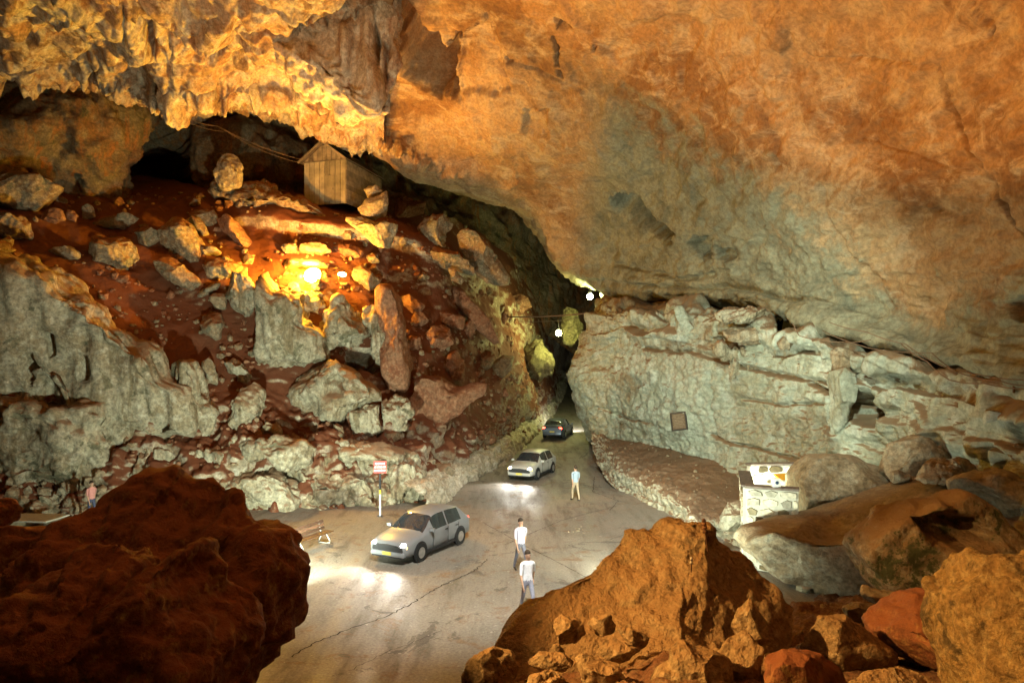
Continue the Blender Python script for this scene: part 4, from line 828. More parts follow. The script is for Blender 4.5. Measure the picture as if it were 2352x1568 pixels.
for cnt, mu, mt, lab in ((1500, -2.25, 'red', 'loose reddish broken stones strewn over the dirt slope'), (1000, -2.0, 'boulder', 'loose tan broken stones strewn over the dirt slope')):
    pk = R_.choice(ok, cnt, False); rub = rubble('loose_rubble', sp[pk], np.minimum(R_.lognormal(mu, .6, cnt), .5), M[mt]); rub['label'] = lab
lu = (su > 20) & (su < 240) & (sv > 1085) & (sv < 1185); pk = R_.choice(np.where(lu)[0], 90, False)
rub = rubble('loose_rubble', sp[pk], np.minimum(R_.lognormal(-1.7, .5, 90), .45), M['slabstone']); rub['label'] = 'tan broken stones at the slope foot behind the dark boulder'
bo = bpy.data.objects['right_earth_bank'].data; bp_ = np.empty(len(bo.vertices) * 3, np.float32); bo.vertices.foreach_get('co', bp_); bp_ = bp_.reshape(-1, 3)
pk = R_.choice(np.where(bp_[:, 1] > 8)[0], 500, False)
rub = rubble('loose_rubble', bp_[pk], np.minimum(R_.lognormal(-2.7, .6, 500), .25), M['fore']); rub['label'] = 'small rust brown stones between the foreground boulders'
to = bpy.data.objects['rock_terrace'].data; tp = np.empty(len(to.vertices) * 3, np.float32); to.vertices.foreach_get('co', tp); tp = tp.reshape(-1, 3)
pk = R_.choice(len(tp) // 2, 160, False)
rub = rubble('loose_rubble', tp[pk], np.minimum(R_.lognormal(-2.9, .5, 160), .15), M['slabstone']); rub['label'] = 'gravel scattered on the dirt terrace under the plaque'

# ------------------------------------------------------------------ hut
M['plank'] = plain('weathered_plank', C(.2, .155, .095), .85, var=.35, sc=2.5)
M['plank2'] = plain('pale_sheet_board', C(.26, .22, .13), .85, var=.35, sc=1.2)
M['tin'] = plain('dull_roof_tin', C(.16, .12, .09), .6, .3, var=.4, sc=1.5)
def hut():
    base = Vector(P3(746, 470, 45.2))
    h = empty('hut', base, math.radians(-16), 'small gabled timber hut at the top of the rubble slope', 'hut')
    Wd, Hh, Dp, pk_ = 3.1, 2.85, 5.0, 1.15; n = 8
    for k in range(n):
        w = Wd / n; x = -Wd / 2 + (k + .5) * w
        bm = bmesh.new(); box(bm, (x, 0, Hh / 2), (w - .03, .04, Hh), bev=.004); bm_obj('plank', bm, M['plank2'], h)
    for k in range(9):
        w = Wd / 9; x = -Wd / 2 + (k + .5) * w; z0 = Hh + .06
        hh = lambda q: max(.02, pk_ * (1 - abs(q) / (Wd / 2 + .02)))
        bm = bmesh.new(); q = [(x - w / 2 + .016, z0), (x + w / 2 - .016, z0), (x + w / 2 - .016, z0 + hh(x + w / 2)), (x - w / 2 + .008, z0 + hh(x - w / 2))]
        a = [bm.verts.new((p[0], -.03, p[1])) for p in q]; b = [bm.verts.new((p[0], .03, p[1])) for p in q]
        bm.faces.new(a); bm.faces.new(b[::-1])
        for i in range(4): bm.faces.new((a[i], b[i], b[(i + 1) % 4], a[(i + 1) % 4]))
        bm_obj('gable_plank', bm, M['plank'], h)
    for k in range(9):
        z = Hh / 9 * (k + .5); bm = bmesh.new(); box(bm, (Wd / 2 + .0, Dp / 2 + .05, z), (.05, Dp, Hh / 9 - .012)); bm_obj('side_board', bm, M['plank'], h)
    bm = bmesh.new(); box(bm, (-Wd / 2, Dp / 2 + .05, Hh / 2), (.05, Dp, Hh)); box(bm, (0, Dp + .1, Hh / 2), (Wd, .05, Hh)); bm_obj('rear_wall', bm, M['plank'], h)
    ang = math.atan2(pk_, Wd / 2); sl = math.hypot(pk_, Wd / 2) + .35
    for s in (-1, 1):
        bm = bmesh.new(); c = Vector((s * (Wd / 4 + .08), Dp / 2 - .1, Hh + .06 + pk_ / 2 + .02))
        box(bm, c, (sl, Dp + .6, .05), Matrix.Rotation(s * ang, 3, 'Y')); r = bm_obj('roof_sheet', bm, M['tin'], h)
        bm = bmesh.new(); box(bm, c + Vector((0, -Dp / 2 - .32, -.05)), (sl, .04, .14), Matrix.Rotation(s * ang, 3, 'Y')); bm_obj('barge_board', bm, M['plank'], r)
    bm = bmesh.new(); box(bm, (.35, -.045, 1.05), (.75, .03, 1.7), bev=.004); d = bm_obj('door', bm, M['plank2'], h)
    bm = bmesh.new(); box(bm, (.65, -.075, 1.0), (.03, .03, .12)); bm_obj('handle', bm, M['housing'], d)
    bm = bmesh.new(); box(bm, (0, -.05, Hh + .03), (Wd + .1, .03, .08)); bm_obj('cross_rail', bm, M['plank'], h)
hut()

# ------------------------------------------------------------------ sign
M['red_paint'] = plain('red_sign_paint', C(.50, .035, .03), .45, var=.1)
M['white_paint'] = plain('white_paint', C(.78, .78, .74), .5, var=.08)
M['black_paint'] = plain('black_paint', C(.02, .02, .022), .5)
M['yellow_paint'] = plain('yellow_paint', C(.75, .48, .04), .5)
def sign():
    b = on_ground(873, 1186)
    e_ = empty('road_sign', b, math.radians(8), 'red pedestrian warning sign on a black yellow and white post', 'sign')
    for nm, z0, z1, mt in (('post_foot', 0, 1.0, 'white_paint'), ('post_band', 1.0, 1.2, 'yellow_paint'), ('post_shaft', 1.2, 1.98, 'black_paint')):
        bm = bmesh.new(); cyl(bm, (0, 0, (z0 + z1) / 2), .045, z1 - z0 - .002); bm_obj(nm, bm, M[mt], e_, False)
    bm = bmesh.new(); cyl(bm, (0, 0, .03), .12, .06); bm_obj('base_collar', bm, M['housing'], e_)
    bm = bmesh.new(); box(bm, (0, -.06, 2.22), (.55, .02, .54), bev=.008); bd = bm_obj('board', bm, M['red_paint'], e_)
    for k, (tx, sz) in enumerate((('PEDESTRIANS', .088), ('USE EXTREME CARE', .088), ('ON ROADWAY', .088))):
        cu = bpy.data.curves.new('lettering', 'FONT'); cu.body = tx; cu.resolution_u = 3; cu.size = .105; cu.align_x = 'CENTER'; cu.align_y = 'CENTER'; cu.extrude = .001; cu.offset = .0015
        tmp = bpy.data.objects.new('lettering', cu); COL.objects.link(tmp); dg = bpy.context.evaluated_depsgraph_get()
        me = bpy.data.meshes.new_from_object(tmp.evaluated_get(dg)); bpy.data.objects.remove(tmp); me.materials.clear(); me.materials.append(M['white_paint'])
        o = bpy.data.objects.new('lettering', me); COL.objects.link(o); o.parent = bd
        o.location = (0, -.073, 2.22 + (.15, 0, -.15)[k]); o.rotation_euler = (math.pi / 2, 0, 0); o.scale = ((.68, .54, .72)[k], 1.15, 1)
sign()

# ------------------------------------------------------------------ bench
M['slat'] = plain('dark_brown_slat', C(.10, .05, .03), .55, var=.3)
M['steel'] = plain('galvanised_tube', C(.55, .55, .52), .35, .6, var=.1)
def bench():
    e_ = empty('bench', (-7.62, 25.5, 0), math.atan2(.91, .41), 'brown slatted bench on looped metal legs beside the road', 'bench')
    L = 1.9                                               # local x along the bench, -y is the front
    for k in range(3):
        bm = bmesh.new(); box(bm, (0, -.12 - .13 * k, .44), (L, .11, .035), bev=.006); bm_obj('seat_slat', bm, M['slat'], e_)
    for k in range(3):
        bm = bmesh.new(); box(bm, (0, .02 + .035 * k, .54 + .12 * k), (L, .03, .10), Matrix.Rotation(-.28, 3, 'X'), bev=.006); bm_obj('back_slat', bm, M['slat'], e_)
    for s in (-1, 1):
        x = s * (L / 2 - .22); bm = bmesh.new()
        pts = [(x, .13, .84), (x, .04, .56), (x, .0, .42), (x, -.02, .30), (x, .08, .12), (x, .12, .03), (x, .05, .02), (x, -.30, .02), (x, -.42, .04), (x, -.43, .12), (x, -.30, .30), (x, -.24, .41)]
        tube(bm, pts, .022); bm_obj('leg', bm, M['steel'], e_, True)
bench()

# ------------------------------------------------------------------ stone walls of the entrance
M['mortar'] = plain('pale_mortar', C(.50, .48, .40), .9, var=.12, sc=5)
STN = [plain('wall_stone', C(*c), .85, var=.3, sc=6) for c in ((.52, .48, .36), (.45, .42, .33), (.58, .54, .42), (.11, .08, .04), (.30, .25, .15))]
M['cope'] = plain('dark_coping', C(.13, .10, .08), .8, var=.3)
def stone_wall(p0, p1, z0, z1, th, label, seed):
    p0 = Vector(p0); p1 = Vector(p1); L = (p1 - p0).length; R = random.Random(seed)
    e_ = empty('stone_wall', (p0.x, p0.y, z0), math.atan2(p1.y - p0.y, p1.x - p0.x), label, 'stone wall')
    bm = bmesh.new(); box(bm, (L / 2, th / 2, (z1 - z0) / 2), (L, th - .05, z1 - z0)); bm_obj('mortar_core', bm, M['mortar'], e_)
    z = .0; H = z1 - z0
    while z < H - .06:
        h = min(R.uniform(.16, .42), H - z); x = -R.uniform(0, .25)
        while x < L - .05:
            w = min(R.uniform(.2, .65), L - x); x = max(x, 0); w = min(w, L - x)
            if L - x - w < .1: w = L - x
            for side in (0, 1):
                cx, cz = x + w / 2, z + h / 2; m = R.choice([0, 0, 1, 2, 2, 0, 3, 4]); g = .012
                bm = bmesh.new(); n = R.choice((5, 6, 7)); ring = []
                for k in range(n):
                    a = 2 * math.pi * (k + R.uniform(-.2, .2)) / n + .4
                    q = max(abs(math.cos(a)), abs(math.sin(a))); px = math.cos(a) / q; pz = math.sin(a) / q
                    ring.append((cx + px * (w / 2 - g) * R.uniform(.8, 1), cz + pz * (h / 2 - g) * R.uniform(.85, 1)))
                y0, y1 = (.03, -.012 - R.uniform(0, .02)) if side == 0 else (th - .03, th + .012 + R.uniform(0, .02))
                A = [bm.verts.new((p[0], y0, p[1])) for p in ring]; B = [bm.verts.new((cx + (p[0] - cx) * .9, y1, cz + (p[1] - cz) * .9)) for p in ring]
                if side: A.reverse(); B.reverse()
                bm.faces.new(B)
                for k in range(n): bm.faces.new((A[k], A[(k + 1) % n], B[(k + 1) % n], B[k]))
                bmesh.ops.recalc_face_normals(bm, faces=bm.faces[:])
                bm_obj('stone', bm, STN[m], e_)
            x += w
        z += h
    bm = bmesh.new(); box(bm, (L / 2, th / 2, H + .04), (L + .06, th + .08, .08), bev=.01); bm_obj('coping', bm, M['cope'], e_)
    return e_
wA = P3(1713, 1300, 22.8); wB = P3(1834, 1300, 22.2)
stone_wall((wA[0], wA[1], 0), (wB[0], wB[1], 0), 0, 2.72, .4, 'pale rubble stone wall end facing the road beside the sloping slab', 4)
stone_wall((wA[0] + .4, wA[1] + .42, 0), (wA[0] + 1.3, wA[1] + 3.4, 0), 0, 2.66, .36, 'side return of the stone wall running back under the green wall', 9)
stone_wall((wA[0] + 1.4, wA[1] + 3.5, 0), (wA[0] + 4.2, wA[1] + 3.9, 0), 0, 2.9, .36, 'rear stone wall with dark coping behind the road facing wall', 12)
# white box with a dark round eye on the coping
e_ = empty('camera_box', (P3(1786, 1124, 22.4)[0], 22.55, 2.81), 0, 'small white box with a dark round eye on the stone wall coping', 'box')
bm = bmesh.new(); box(bm, (0, 0, .14), (.26, .2, .28), bev=.012); bm_obj('casing', bm, M['white_paint'], e_)
bm = bmesh.new(); cyl(bm, (0, -.105, .15), .055, .02, 'Y'); bm_obj('eye', bm, plain('blue_black_glass', C(.03, .06, .12), .2), e_)
# amber coloured sheet standing in for an orange-lit surface
e_ = empty('amber_panel', P3(1815, 1100, 25.2), math.radians(15), 'amber coloured sheet standing for an orange lit surface at the rear stone wall', 'panel')
bm = bmesh.new(); box(bm, (0, 0, .08), (1.1, .5, .05), Matrix.Rotation(.35, 3, 'X'), bev=.01); bm_obj('sheet', bm, plain('painted_amber_glow', C(.62, .30, .02), .4), e_)
bm = bmesh.new(); box(bm, (0, -.28, .0), (1.15, .04, .06)); bm_obj('rim', bm, M['steel'], e_)

# ------------------------------------------------------------------ plaque on the wall
M['bronze'] = plain('bronze_plate', C(.13, .085, .05), .5, .5, var=.3, sc=12)
M['frame'] = plain('dark_frame_timber', C(.045, .032, .022), .7, var=.3)
def ray_hit(u, v, names):
    dg = bpy.context.evaluated_depsgraph_get(); dg.update(); o = Vector((0, 0, CAMZ)); dr = (Vector(P3(u, v, 1)) - o).normalized(); best = None
    for nm in names:
        ob = bpy.data.objects[nm]; hit, p, n, _ = ob.ray_cast(ob.matrix_world.inverted() @ o, dr)
        if hit:
            p = ob.matrix_world @ p
            if best is None or (p - o).length < (best[0] - o).length: best = (p, n)
    return best
hp = ray_hit(1565, 966, ['cave_right_wall'])
pl = empty('plaque', hp[0] + Vector((-.15, -.25, -.5)), math.radians(-32), 'dark framed bronze plaque fixed to the pale green wall', 'plaque')
pl.rotation_euler = (math.radians(-8), math.radians(-9), math.radians(-30))
bm = bmesh.new(); box(bm, (0, .05, .5), (.72, .05, .84)); pt = bm_obj('plate', bm, M['bronze'], pl)
for k in range(9):
    bm = bmesh.new(); box(bm, (0, .02, .84 - k * .082), (.56 - .1 * (k % 3 == 2), .012, .026)); bm_obj('text_line', bm, plain('worn_bronze', C(.26, .19, .12), .5, .4), pt)
for c, sz in (((0, .03, .95), (.86, .16, .07)), ((0, .03, .05), (.86, .16, .07)), ((-.395, .03, .5), (.07, .16, .83)), ((.395, .03, .5), (.07, .16, .83))):
    bm = bmesh.new(); box(bm, c, sz, bev=.006); bm_obj('frame_rail', bm, M['frame'], pl)

# ------------------------------------------------------------------ cables, stake, board
M['cable'] = plain('brown_cable', C(.16, .10, .06), .7)
def cable(label, pts, r, sag=0.0, n=14):
    pts = [Vector(p) for p in pts]; bm = bmesh.new(); q = []
    for a, b in zip(pts[:-1], pts[1:]):
        for k in range(n): t = k / n; q.append(a.lerp(b, t) - Vector((0, 0, sag * 4 * t * (1 - t))))
    q.append(pts[-1]); tube(bm, q, r, 6)
    o = bm_obj('cable', bm, M['cable'], None, True); return tag(o, label, 'cable', 'cables strung through the cave')
cable('thick rusty cable spanning the far passage above the lower lamp', [P3(1165, 727, 53), P3(1392, 714, 47)], .055, .15)
cable('thin wire below the rusty cable in the far passage', [P3(1190, 738, 54), P3(1330, 731, 50)], .018, .1)
cable('upper wire slung from the cave mouth to the hut gable', [P3(392, 252, 40), P3(500, 290, 42), P3(690, 366, 44.2)], .012, .2)
cable('lower wire slung from the cave mouth to the hut gable', [P3(400, 262, 40), P3(520, 302, 42), P3(690, 374, 44.2)], .010, .25)
for k, (lab, pts) in enumerate([('upper cable of the bundle snaking along the right ledge', [(1905, 740, 27.4), (1990, 762, 25.8), (2080, 790, 24), (2160, 838, 22.2), (2250, 860, 20.6), (2370, 872, 18.6)]),
                                ('middle cable of the bundle snaking along the right ledge', [(1890, 760, 27.8), (2000, 800, 25.4), (2140, 810, 22.8), (2200, 855, 21.4), (2300, 876, 19.6), (2380, 884, 18.4)]),
                                ('lowest cable of the bundle snaking along the right ledge', [(2070, 790, 24), (2130, 830, 22.8), (2180, 872, 21.6), (2260, 880, 20.4), (2380, 894, 18.3)]),
                                ('loose cable end curling below the dark slot on the right', [(1822, 742, 29), (1835, 770, 28.8), (1880, 778, 28), (1930, 785, 27), (2000, 780, 25.6)])]):
    cable(lab, [P3(u, v, d - .7) for u, v, d in pts], .018, .05, 8)
M['rust'] = plain('rusty_iron', C(.13, .06, .03), .8, .3, var=.4, sc=15)
M['porcelain'] = plain('grimy_porcelain', C(.45, .40, .33), .4)
e_ = empty('insulator_stake', P3(1624, 1250, 12.2), 0, 'rusty stake with stacked insulators on top of the huge boulder', 'stake')
e_.rotation_euler = (0, math.radians(-8), 0)
bm = bmesh.new(); cyl(bm, (0, 0, .12), .016, .48, n=8); bm_obj('rod', bm, M['rust'], e_)
for z, r in ((.24, .05), (.31, .045), (.38, .045), (.44, .04)):
    bm = bmesh.new(); cyl(bm, (0, 0, z), r, .045, n=14, r2=r * .7); bm_obj('insulator', bm, M['rust'], e_, True)
e_ = empty('insulator_peg', P3(1588, 1296, 11.0), 0, 'small peg with white insulators on the face of the huge boulder', 'peg')
bm = bmesh.new(); cyl(bm, (0, 0, -.02), .012, .2, n=8); bm_obj('rod', bm, M['rust'], e_)
for z, r in ((.04, .03), (.10, .026)):
    bm = bmesh.new(); cyl(bm, (0, 0, z), r, .04, n=12, r2=r * .7); bm_obj('insulator', bm, M['porcelain'], e_, True)
hr = ray_hit(2322, 892, ['cave_right_wall', 'cave_ceiling'])[0]
e_ = empty('handrail', hr + Vector((0, -.12, -.1)), 0, 'rusty handrail post with a short rail at the right edge', 'handrail')
for x in (0, .55):
    bm = bmesh.new(); cyl(bm, (x, 0, .35), .035, .75 - .2 * (x > 0), n=10); bm_obj('post', bm, M['rust'], e_)
bm = bmesh.new(); cyl(bm, (.27, 0, .45), .018, .55, 'X', 8); bm_obj('rail', bm, M['rust'], e_)
b = on_ground(80, 1212)
e_ = empty('table', b, math.radians(-6), 'low table with a pale flat top behind the dark left boulder', 'table')
bm = bmesh.new(); box(bm, (0, 0, .42), (2.1, 1.3, .07), bev=.01); bm_obj('top', bm, plain('pale_table_top', C(.55, .55, .46), .6, var=.12), e_)
for x in (-.85, .85):
    bm = bmesh.new(); box(bm, (x, 0, .19), (.12, .9, .39), bev=.01); bm_obj('leg', bm, M['plank'], e_)

# cracks and slab joints of the road
M['crack'] = plain('dark_road_crack', C(.035, .025, .018), .95)
def crack(label, px, w, jit=.05, seed=1):
    R = random.Random(seed); P = [on_ground(*p) for p in px]; Q = []
    for a, b in zip(P[:-1], P[1:]):
        n = max(2, int((b - a).length / .12))
        for k in range(n): q = a.lerp(b, k / n); Q.append(q + Vector((R.uniform(-jit, jit), R.uniform(-jit, jit), 0)))
    Q.append(P[-1]); A = []
    gz = lambda q: float(ground_z(q.y)) + .035 * float(fbm(np.array([[q.x, q.y, 0]]) * .25, 3)[0]) + .008 * float(fbm(np.array([[q.x, q.y, 0]]) * 1.5, 3)[0]) + .008
    bm = bmesh.new(); prev = None
    for i, q in enumerate(Q):
        t = (Q[min(i + 1, len(Q) - 1)] - Q[max(i - 1, 0)]).normalized(); s = Vector((-t.y, t.x, 0)); ww = w * R.uniform(.35, 1.1) / 2; z = gz(q)
        a = bm.verts.new((q.x + s.x * ww, q.y + s.y * ww, z)); b = bm.verts.new((q.x - s.x * ww, q.y - s.y * ww, z))
        if prev: bm.faces.new((prev[0], a, b, prev[1]))
        prev = (a, b)
    o = bm_obj('road_crack', bm, M['crack']); o['label'] = label; return tag(o, kind='structure')
crack('long jagged crack running along the road edge', [(1120, 1284), (1085, 1312), (1020, 1340), (985, 1360), (940, 1388), (880, 1418), (800, 1445), (720, 1478), (670, 1510)], .045, .05, 1)
crack('fine crack near the bottom of the road', [(1010, 1450), (900, 1490), (800, 1540)], .018, .05, 2)
crack('straight slab joint across the road', [(1110, 1200), (1190, 1245), (1300, 1300), (1380, 1345)], .03, .01, 3)
crack('joint along the right of the road', [(1160, 1250), (1290, 1195), (1420, 1160)], .03, .01, 4)
crack('short joint by the right kerb', [(1365, 1095), (1362, 1130), (1420, 1150), (1400, 1172)], .04, .03, 5)
crack('faint joint right of the walkers', [(1400, 1240), (1480, 1210), (1560, 1195)], .02, .01, 6)
rz = on_ground(1335, 1217)
pr = rubble('loose_rubble', np.array([[rz.x + R_.normal() * .22, rz.y + R_.normal() * .25, .0] for _ in range(16)]), R_.uniform(.02, .08, 16), M['slabstone']); pr['label'] = 'little heap of pale grit on the road right of the walkers'

# ------------------------------------------------------------------ cars
M['tyre'] = plain('tyre_rubber', C(.02, .02, .02), .85)
M['rim'] = plain('alloy_rim', C(.5, .5, .5), .35, .8)
M['glass'] = plain('dark_car_glass', C(.02, .025, .03), .06, spec=.8)
M['trim'] = plain('black_car_trim', C(.025, .025, .028), .5)
M['plate'] = plain('yellow_number_plate', C(.7, .55, .1), .5)
M['headglass'] = lens_mat('lit_headlight', (1, .97, .88, 1), 260)
M['amber'] = lens_mat('lit_amber_lamp', (1, .5, .03, 1), 4)
M['tail'] = lens_mat('lit_tail_light', (1, .03, .015, 1), 22)
ST = [  # x, z bottom, belt, top, half width, half width of the roof edge
    (2.06, .36, .60, .66, .66, .50), (1.98, .27, .66, .74, .78, .60), (1.60, .22, .78, .86, .83, .66), (1.05, .21, .87, .95, .85, .70), (.80, .21, .89, 1.07, .855, .68),
    (.28, .21, .91, 1.38, .86, .58), (-.35, .21, .92, 1.45, .86, .60), (-1.0, .21, .93, 1.43, .86, .60), (-1.50, .21, .94, 1.36, .85, .58), (-1.90, .24, .93, 1.06, .83, .62), (-2.02, .30, .88, .96, .80, .62), (-2.08, .38, .78, .84, .74, .58)]
def sect(s):
    x, zb, zt, top, w, wt = s
    h = [(0, zb), (w * .8, zb), (w * .97, zb + .10), (w, (zb + zt) / 2), (w * .985, zt - .08), (w * .95, zt), (wt + (w * .95 - wt) * .06, top - .05), (wt * .86, top), (0, top + .025)]
    return [(x, y, z) for y, z in h] + [(x, -y, z) for y, z in h[-2:0:-1]]
def car(label, loc, rz, paint, lit=True, watts=420):
    e_ = empty('car', loc, rz, label, 'car', 'cars on the cave road')
    # resample stations finely
    A = np.array([sect(s) for s in ST]); t = np.array([-s[0] for s in ST]); n = A.shape[1]
    G = spline(A, 60, t); xs = np.linspace(2.06, -2.08, 60)
    idx = np.arange(60 * n).reshape(60, n); groups = {}
    for i in range(59):
        x = (xs[i] + xs[i + 1]) / 2
        for j in range(n):
            k = 'body'
            if j in (5, n - 6) and -1.42 < x < .62:
                k = 'side_window' if (abs(x + .42) > .05 and x < .45 and x > -1.35) else 'body'
            elif j in (6, 7, n - 7, n - 8):
                if .34 < x < .98: k = 'windscreen'
                elif -1.88 < x < -1.50: k = 'rear_window'
            key = k + ('L' if j < n / 2 else 'R') if k == 'side_window' else k
            groups.setdefault(key, []).append((idx[i, j], idx[i, (j + 1) % n], idx[i + 1, (j + 1) % n], idx[i + 1, j]))
    V = G.reshape(-1, 3)
    for k, fs in groups.items():
        fs = np.array(fs); un, inv = np.unique(fs, return_inverse=True); fs2 = inv.reshape(fs.shape)
        caps = None
        o = mesh_np(k.rstrip('LR'), V[un], fs2[:, ::-1], paint if k == 'body' else M['glass'], parent=e_)
    for xi, nm in ((0, 'front'), (59, 'rear')):
        bm = bmesh.new(); vs = [bm.verts.new(V[j]) for j in idx[xi]]; bm.faces.new(vs); bmesh.ops.recalc_face_normals(bm, faces=bm.faces[:]); bm_obj(nm + '_panel', bm, M['trim'] if xi == 0 else paint, e_)
    for x in (1.28, -1.26):
        for s in (-1, 1):
            bm = bmesh.new(); cyl(bm, (0, 0, 0), .37, .05, 'Y', 24); a = bm_obj('wheel_arch', bm, M['trim'], e_); a.location = (x, s * .835, .33)
            w = bpy.data.objects.new('wheel', None); COL.objects.link(w); w.parent = e_; w.location = (x, s * .79, .31)
            bm = bmesh.new(); cyl(bm, (0, 0, 0), .31, .19, 'Y', 28); bm_obj('tyre', bm, M['tyre'], w)
            bm = bmesh.new(); cyl(bm, (0, s * .09, 0), .19, .025, 'Y', 20); bm_obj('rim', bm, M['rim'], w)
    for s in (-1, 1):
        bm = bmesh.new(); bmesh.ops.create_uvsphere(bm, u_segments=16, v_segments=10, radius=1); bmesh.ops.scale(bm, vec=(.10, .17, .095), verts=bm.verts[:])
        o = bm_obj('headlight', bm, M['headglass'] if lit else M['rim'], e_, True); o.location = (1.93, s * .56, .64)
        bm = bmesh.new(); box(bm, (1.93, s * .73, .60), (.12, .08, .08), bev=.01); bm_obj('indicator', bm, M['amber'], e_)
        bm = bmesh.new(); box(bm, (-1.99, s * .64, .80), (.14, .22, .20), bev=.02); bm_obj('tail_light', bm, M['tail'], e_)
        bm = bmesh.new(); box(bm, (.72, s * .95, .98), (.12, .18, .12), bev=.03); bm_obj('mirror', bm, paint, e_)
        if lit:
            ld = bpy.data.lights.new('headlight_beam', 'SPOT'); ld.energy = watts; ld.color = (1, .97, .88); ld.spot_size = math.radians(110); ld.spot_blend = .9; ld.shadow_soft_size = .08
            lo = bpy.data.objects.new('headlight_beam', ld); COL.objects.link(lo); lo.parent = e_; lo.location = (2.2, s * .56, .66)
            lo.rotation_euler = Vector((1, s * .04, -.10)).to_track_quat('-Z', 'Y').to_euler()
    for s in (-1, 1):
        for x in (.55, -.42, -1.15):
            bm = bmesh.new(); box(bm, (x, s * .8585, .60), (.014, .012, .56)); bm_obj('door_seam', bm, M['trim'], e_)
        for x in (-.30, -1.02):
            bm = bmesh.new(); box(bm, (x, s * .868, .80), (.16, .02, .025)); bm_obj('door_handle', bm, M['trim'], e_)
        bm = bmesh.new(); box(bm, (-.0, s * .845, .25), (1.9, .03, .09)); bm_obj('sill', bm, M['trim'], e_)
        bm = bmesh.new(); cyl(bm, (1.98, s * .5, .33), .05, .1, 'X', 12); bm_obj('fog_lamp', bm, M['rim'], e_)
    bm = bmesh.new(); box(bm, (2.0, 0, .27), (.16, 1.3, .07), bev=.01); bm_obj('air_intake', bm, M['trim'], e_)
    for s in (.25, -.3):
        bm = bmesh.new(); tube(bm, [(.93, s, 1.005), (.70, s - .28, 1.12)], .012, 6); bm_obj('wiper', bm, M['trim'], e_)
    bm = bmesh.new(); box(bm, (2.02, 0, .36), (.14, 1.42, .17), bev=.04); bm_obj('front_bumper', bm, paint, e_, True)
    bm = bmesh.new(); box(bm, (-2.04, 0, .42), (.14, 1.5, .2), bev=.04); bm_obj('rear_bumper', bm, paint, e_, True)
    bm = bmesh.new(); box(bm, (2.055, 0, .62), (.06, .7, .09), bev=.01); bm_obj('grille', bm, M['trim'], e_)
    bm = bmesh.new(); box(bm, (2.10, 0, .38), (.02, .37, .11)); bm_obj('number_plate', bm, M['plate'], e_)
    bm = bmesh.new(); box(bm, (-2.115, 0, .58), (.02, .37, .11)); bm_obj('number_plate', bm, M['plate'], e_)
    return e_
def heading(a, b): return math.atan2(b.y - a.y, b.x - a.x)
silver = plain('silver_car_paint', C(.24, .25, .27), .42, .3, var=.03, spec=.4); white = plain('white_car_paint', C(.45, .44, .41), .42, 0, var=.03, spec=.4); blue = plain('grey_blue_car_paint', C(.10, .12, .16), .3, .4, var=.03, spec=.5)
def put_car(label, front_px, towards_px, paint, lit, watts=420, back=2.1, flip=False):
    f = on_ground(*front_px); t = on_ground(*towards_px); h = heading(f, t); c = f - Vector((math.cos(h), math.sin(h), 0)) * back
    return car(label, (c.x, c.y, float(ground_z(c.y)) + .01), h + (math.pi if flip else 0), paint, lit, watts)
put_car('silver hatchback nearest the viewer with dazzling headlights', (888, 1296), (760, 1350), silver, True, 330)
put_car('white hatchback farther up the road with lit headlights', (1192, 1106), (1110, 1142), white, True, 330)
c3 = put_car('grey blue car driving away up the road showing red tail lights', (1268, 1012), (1235, 1035), blue, True, 800, 2.1, True)

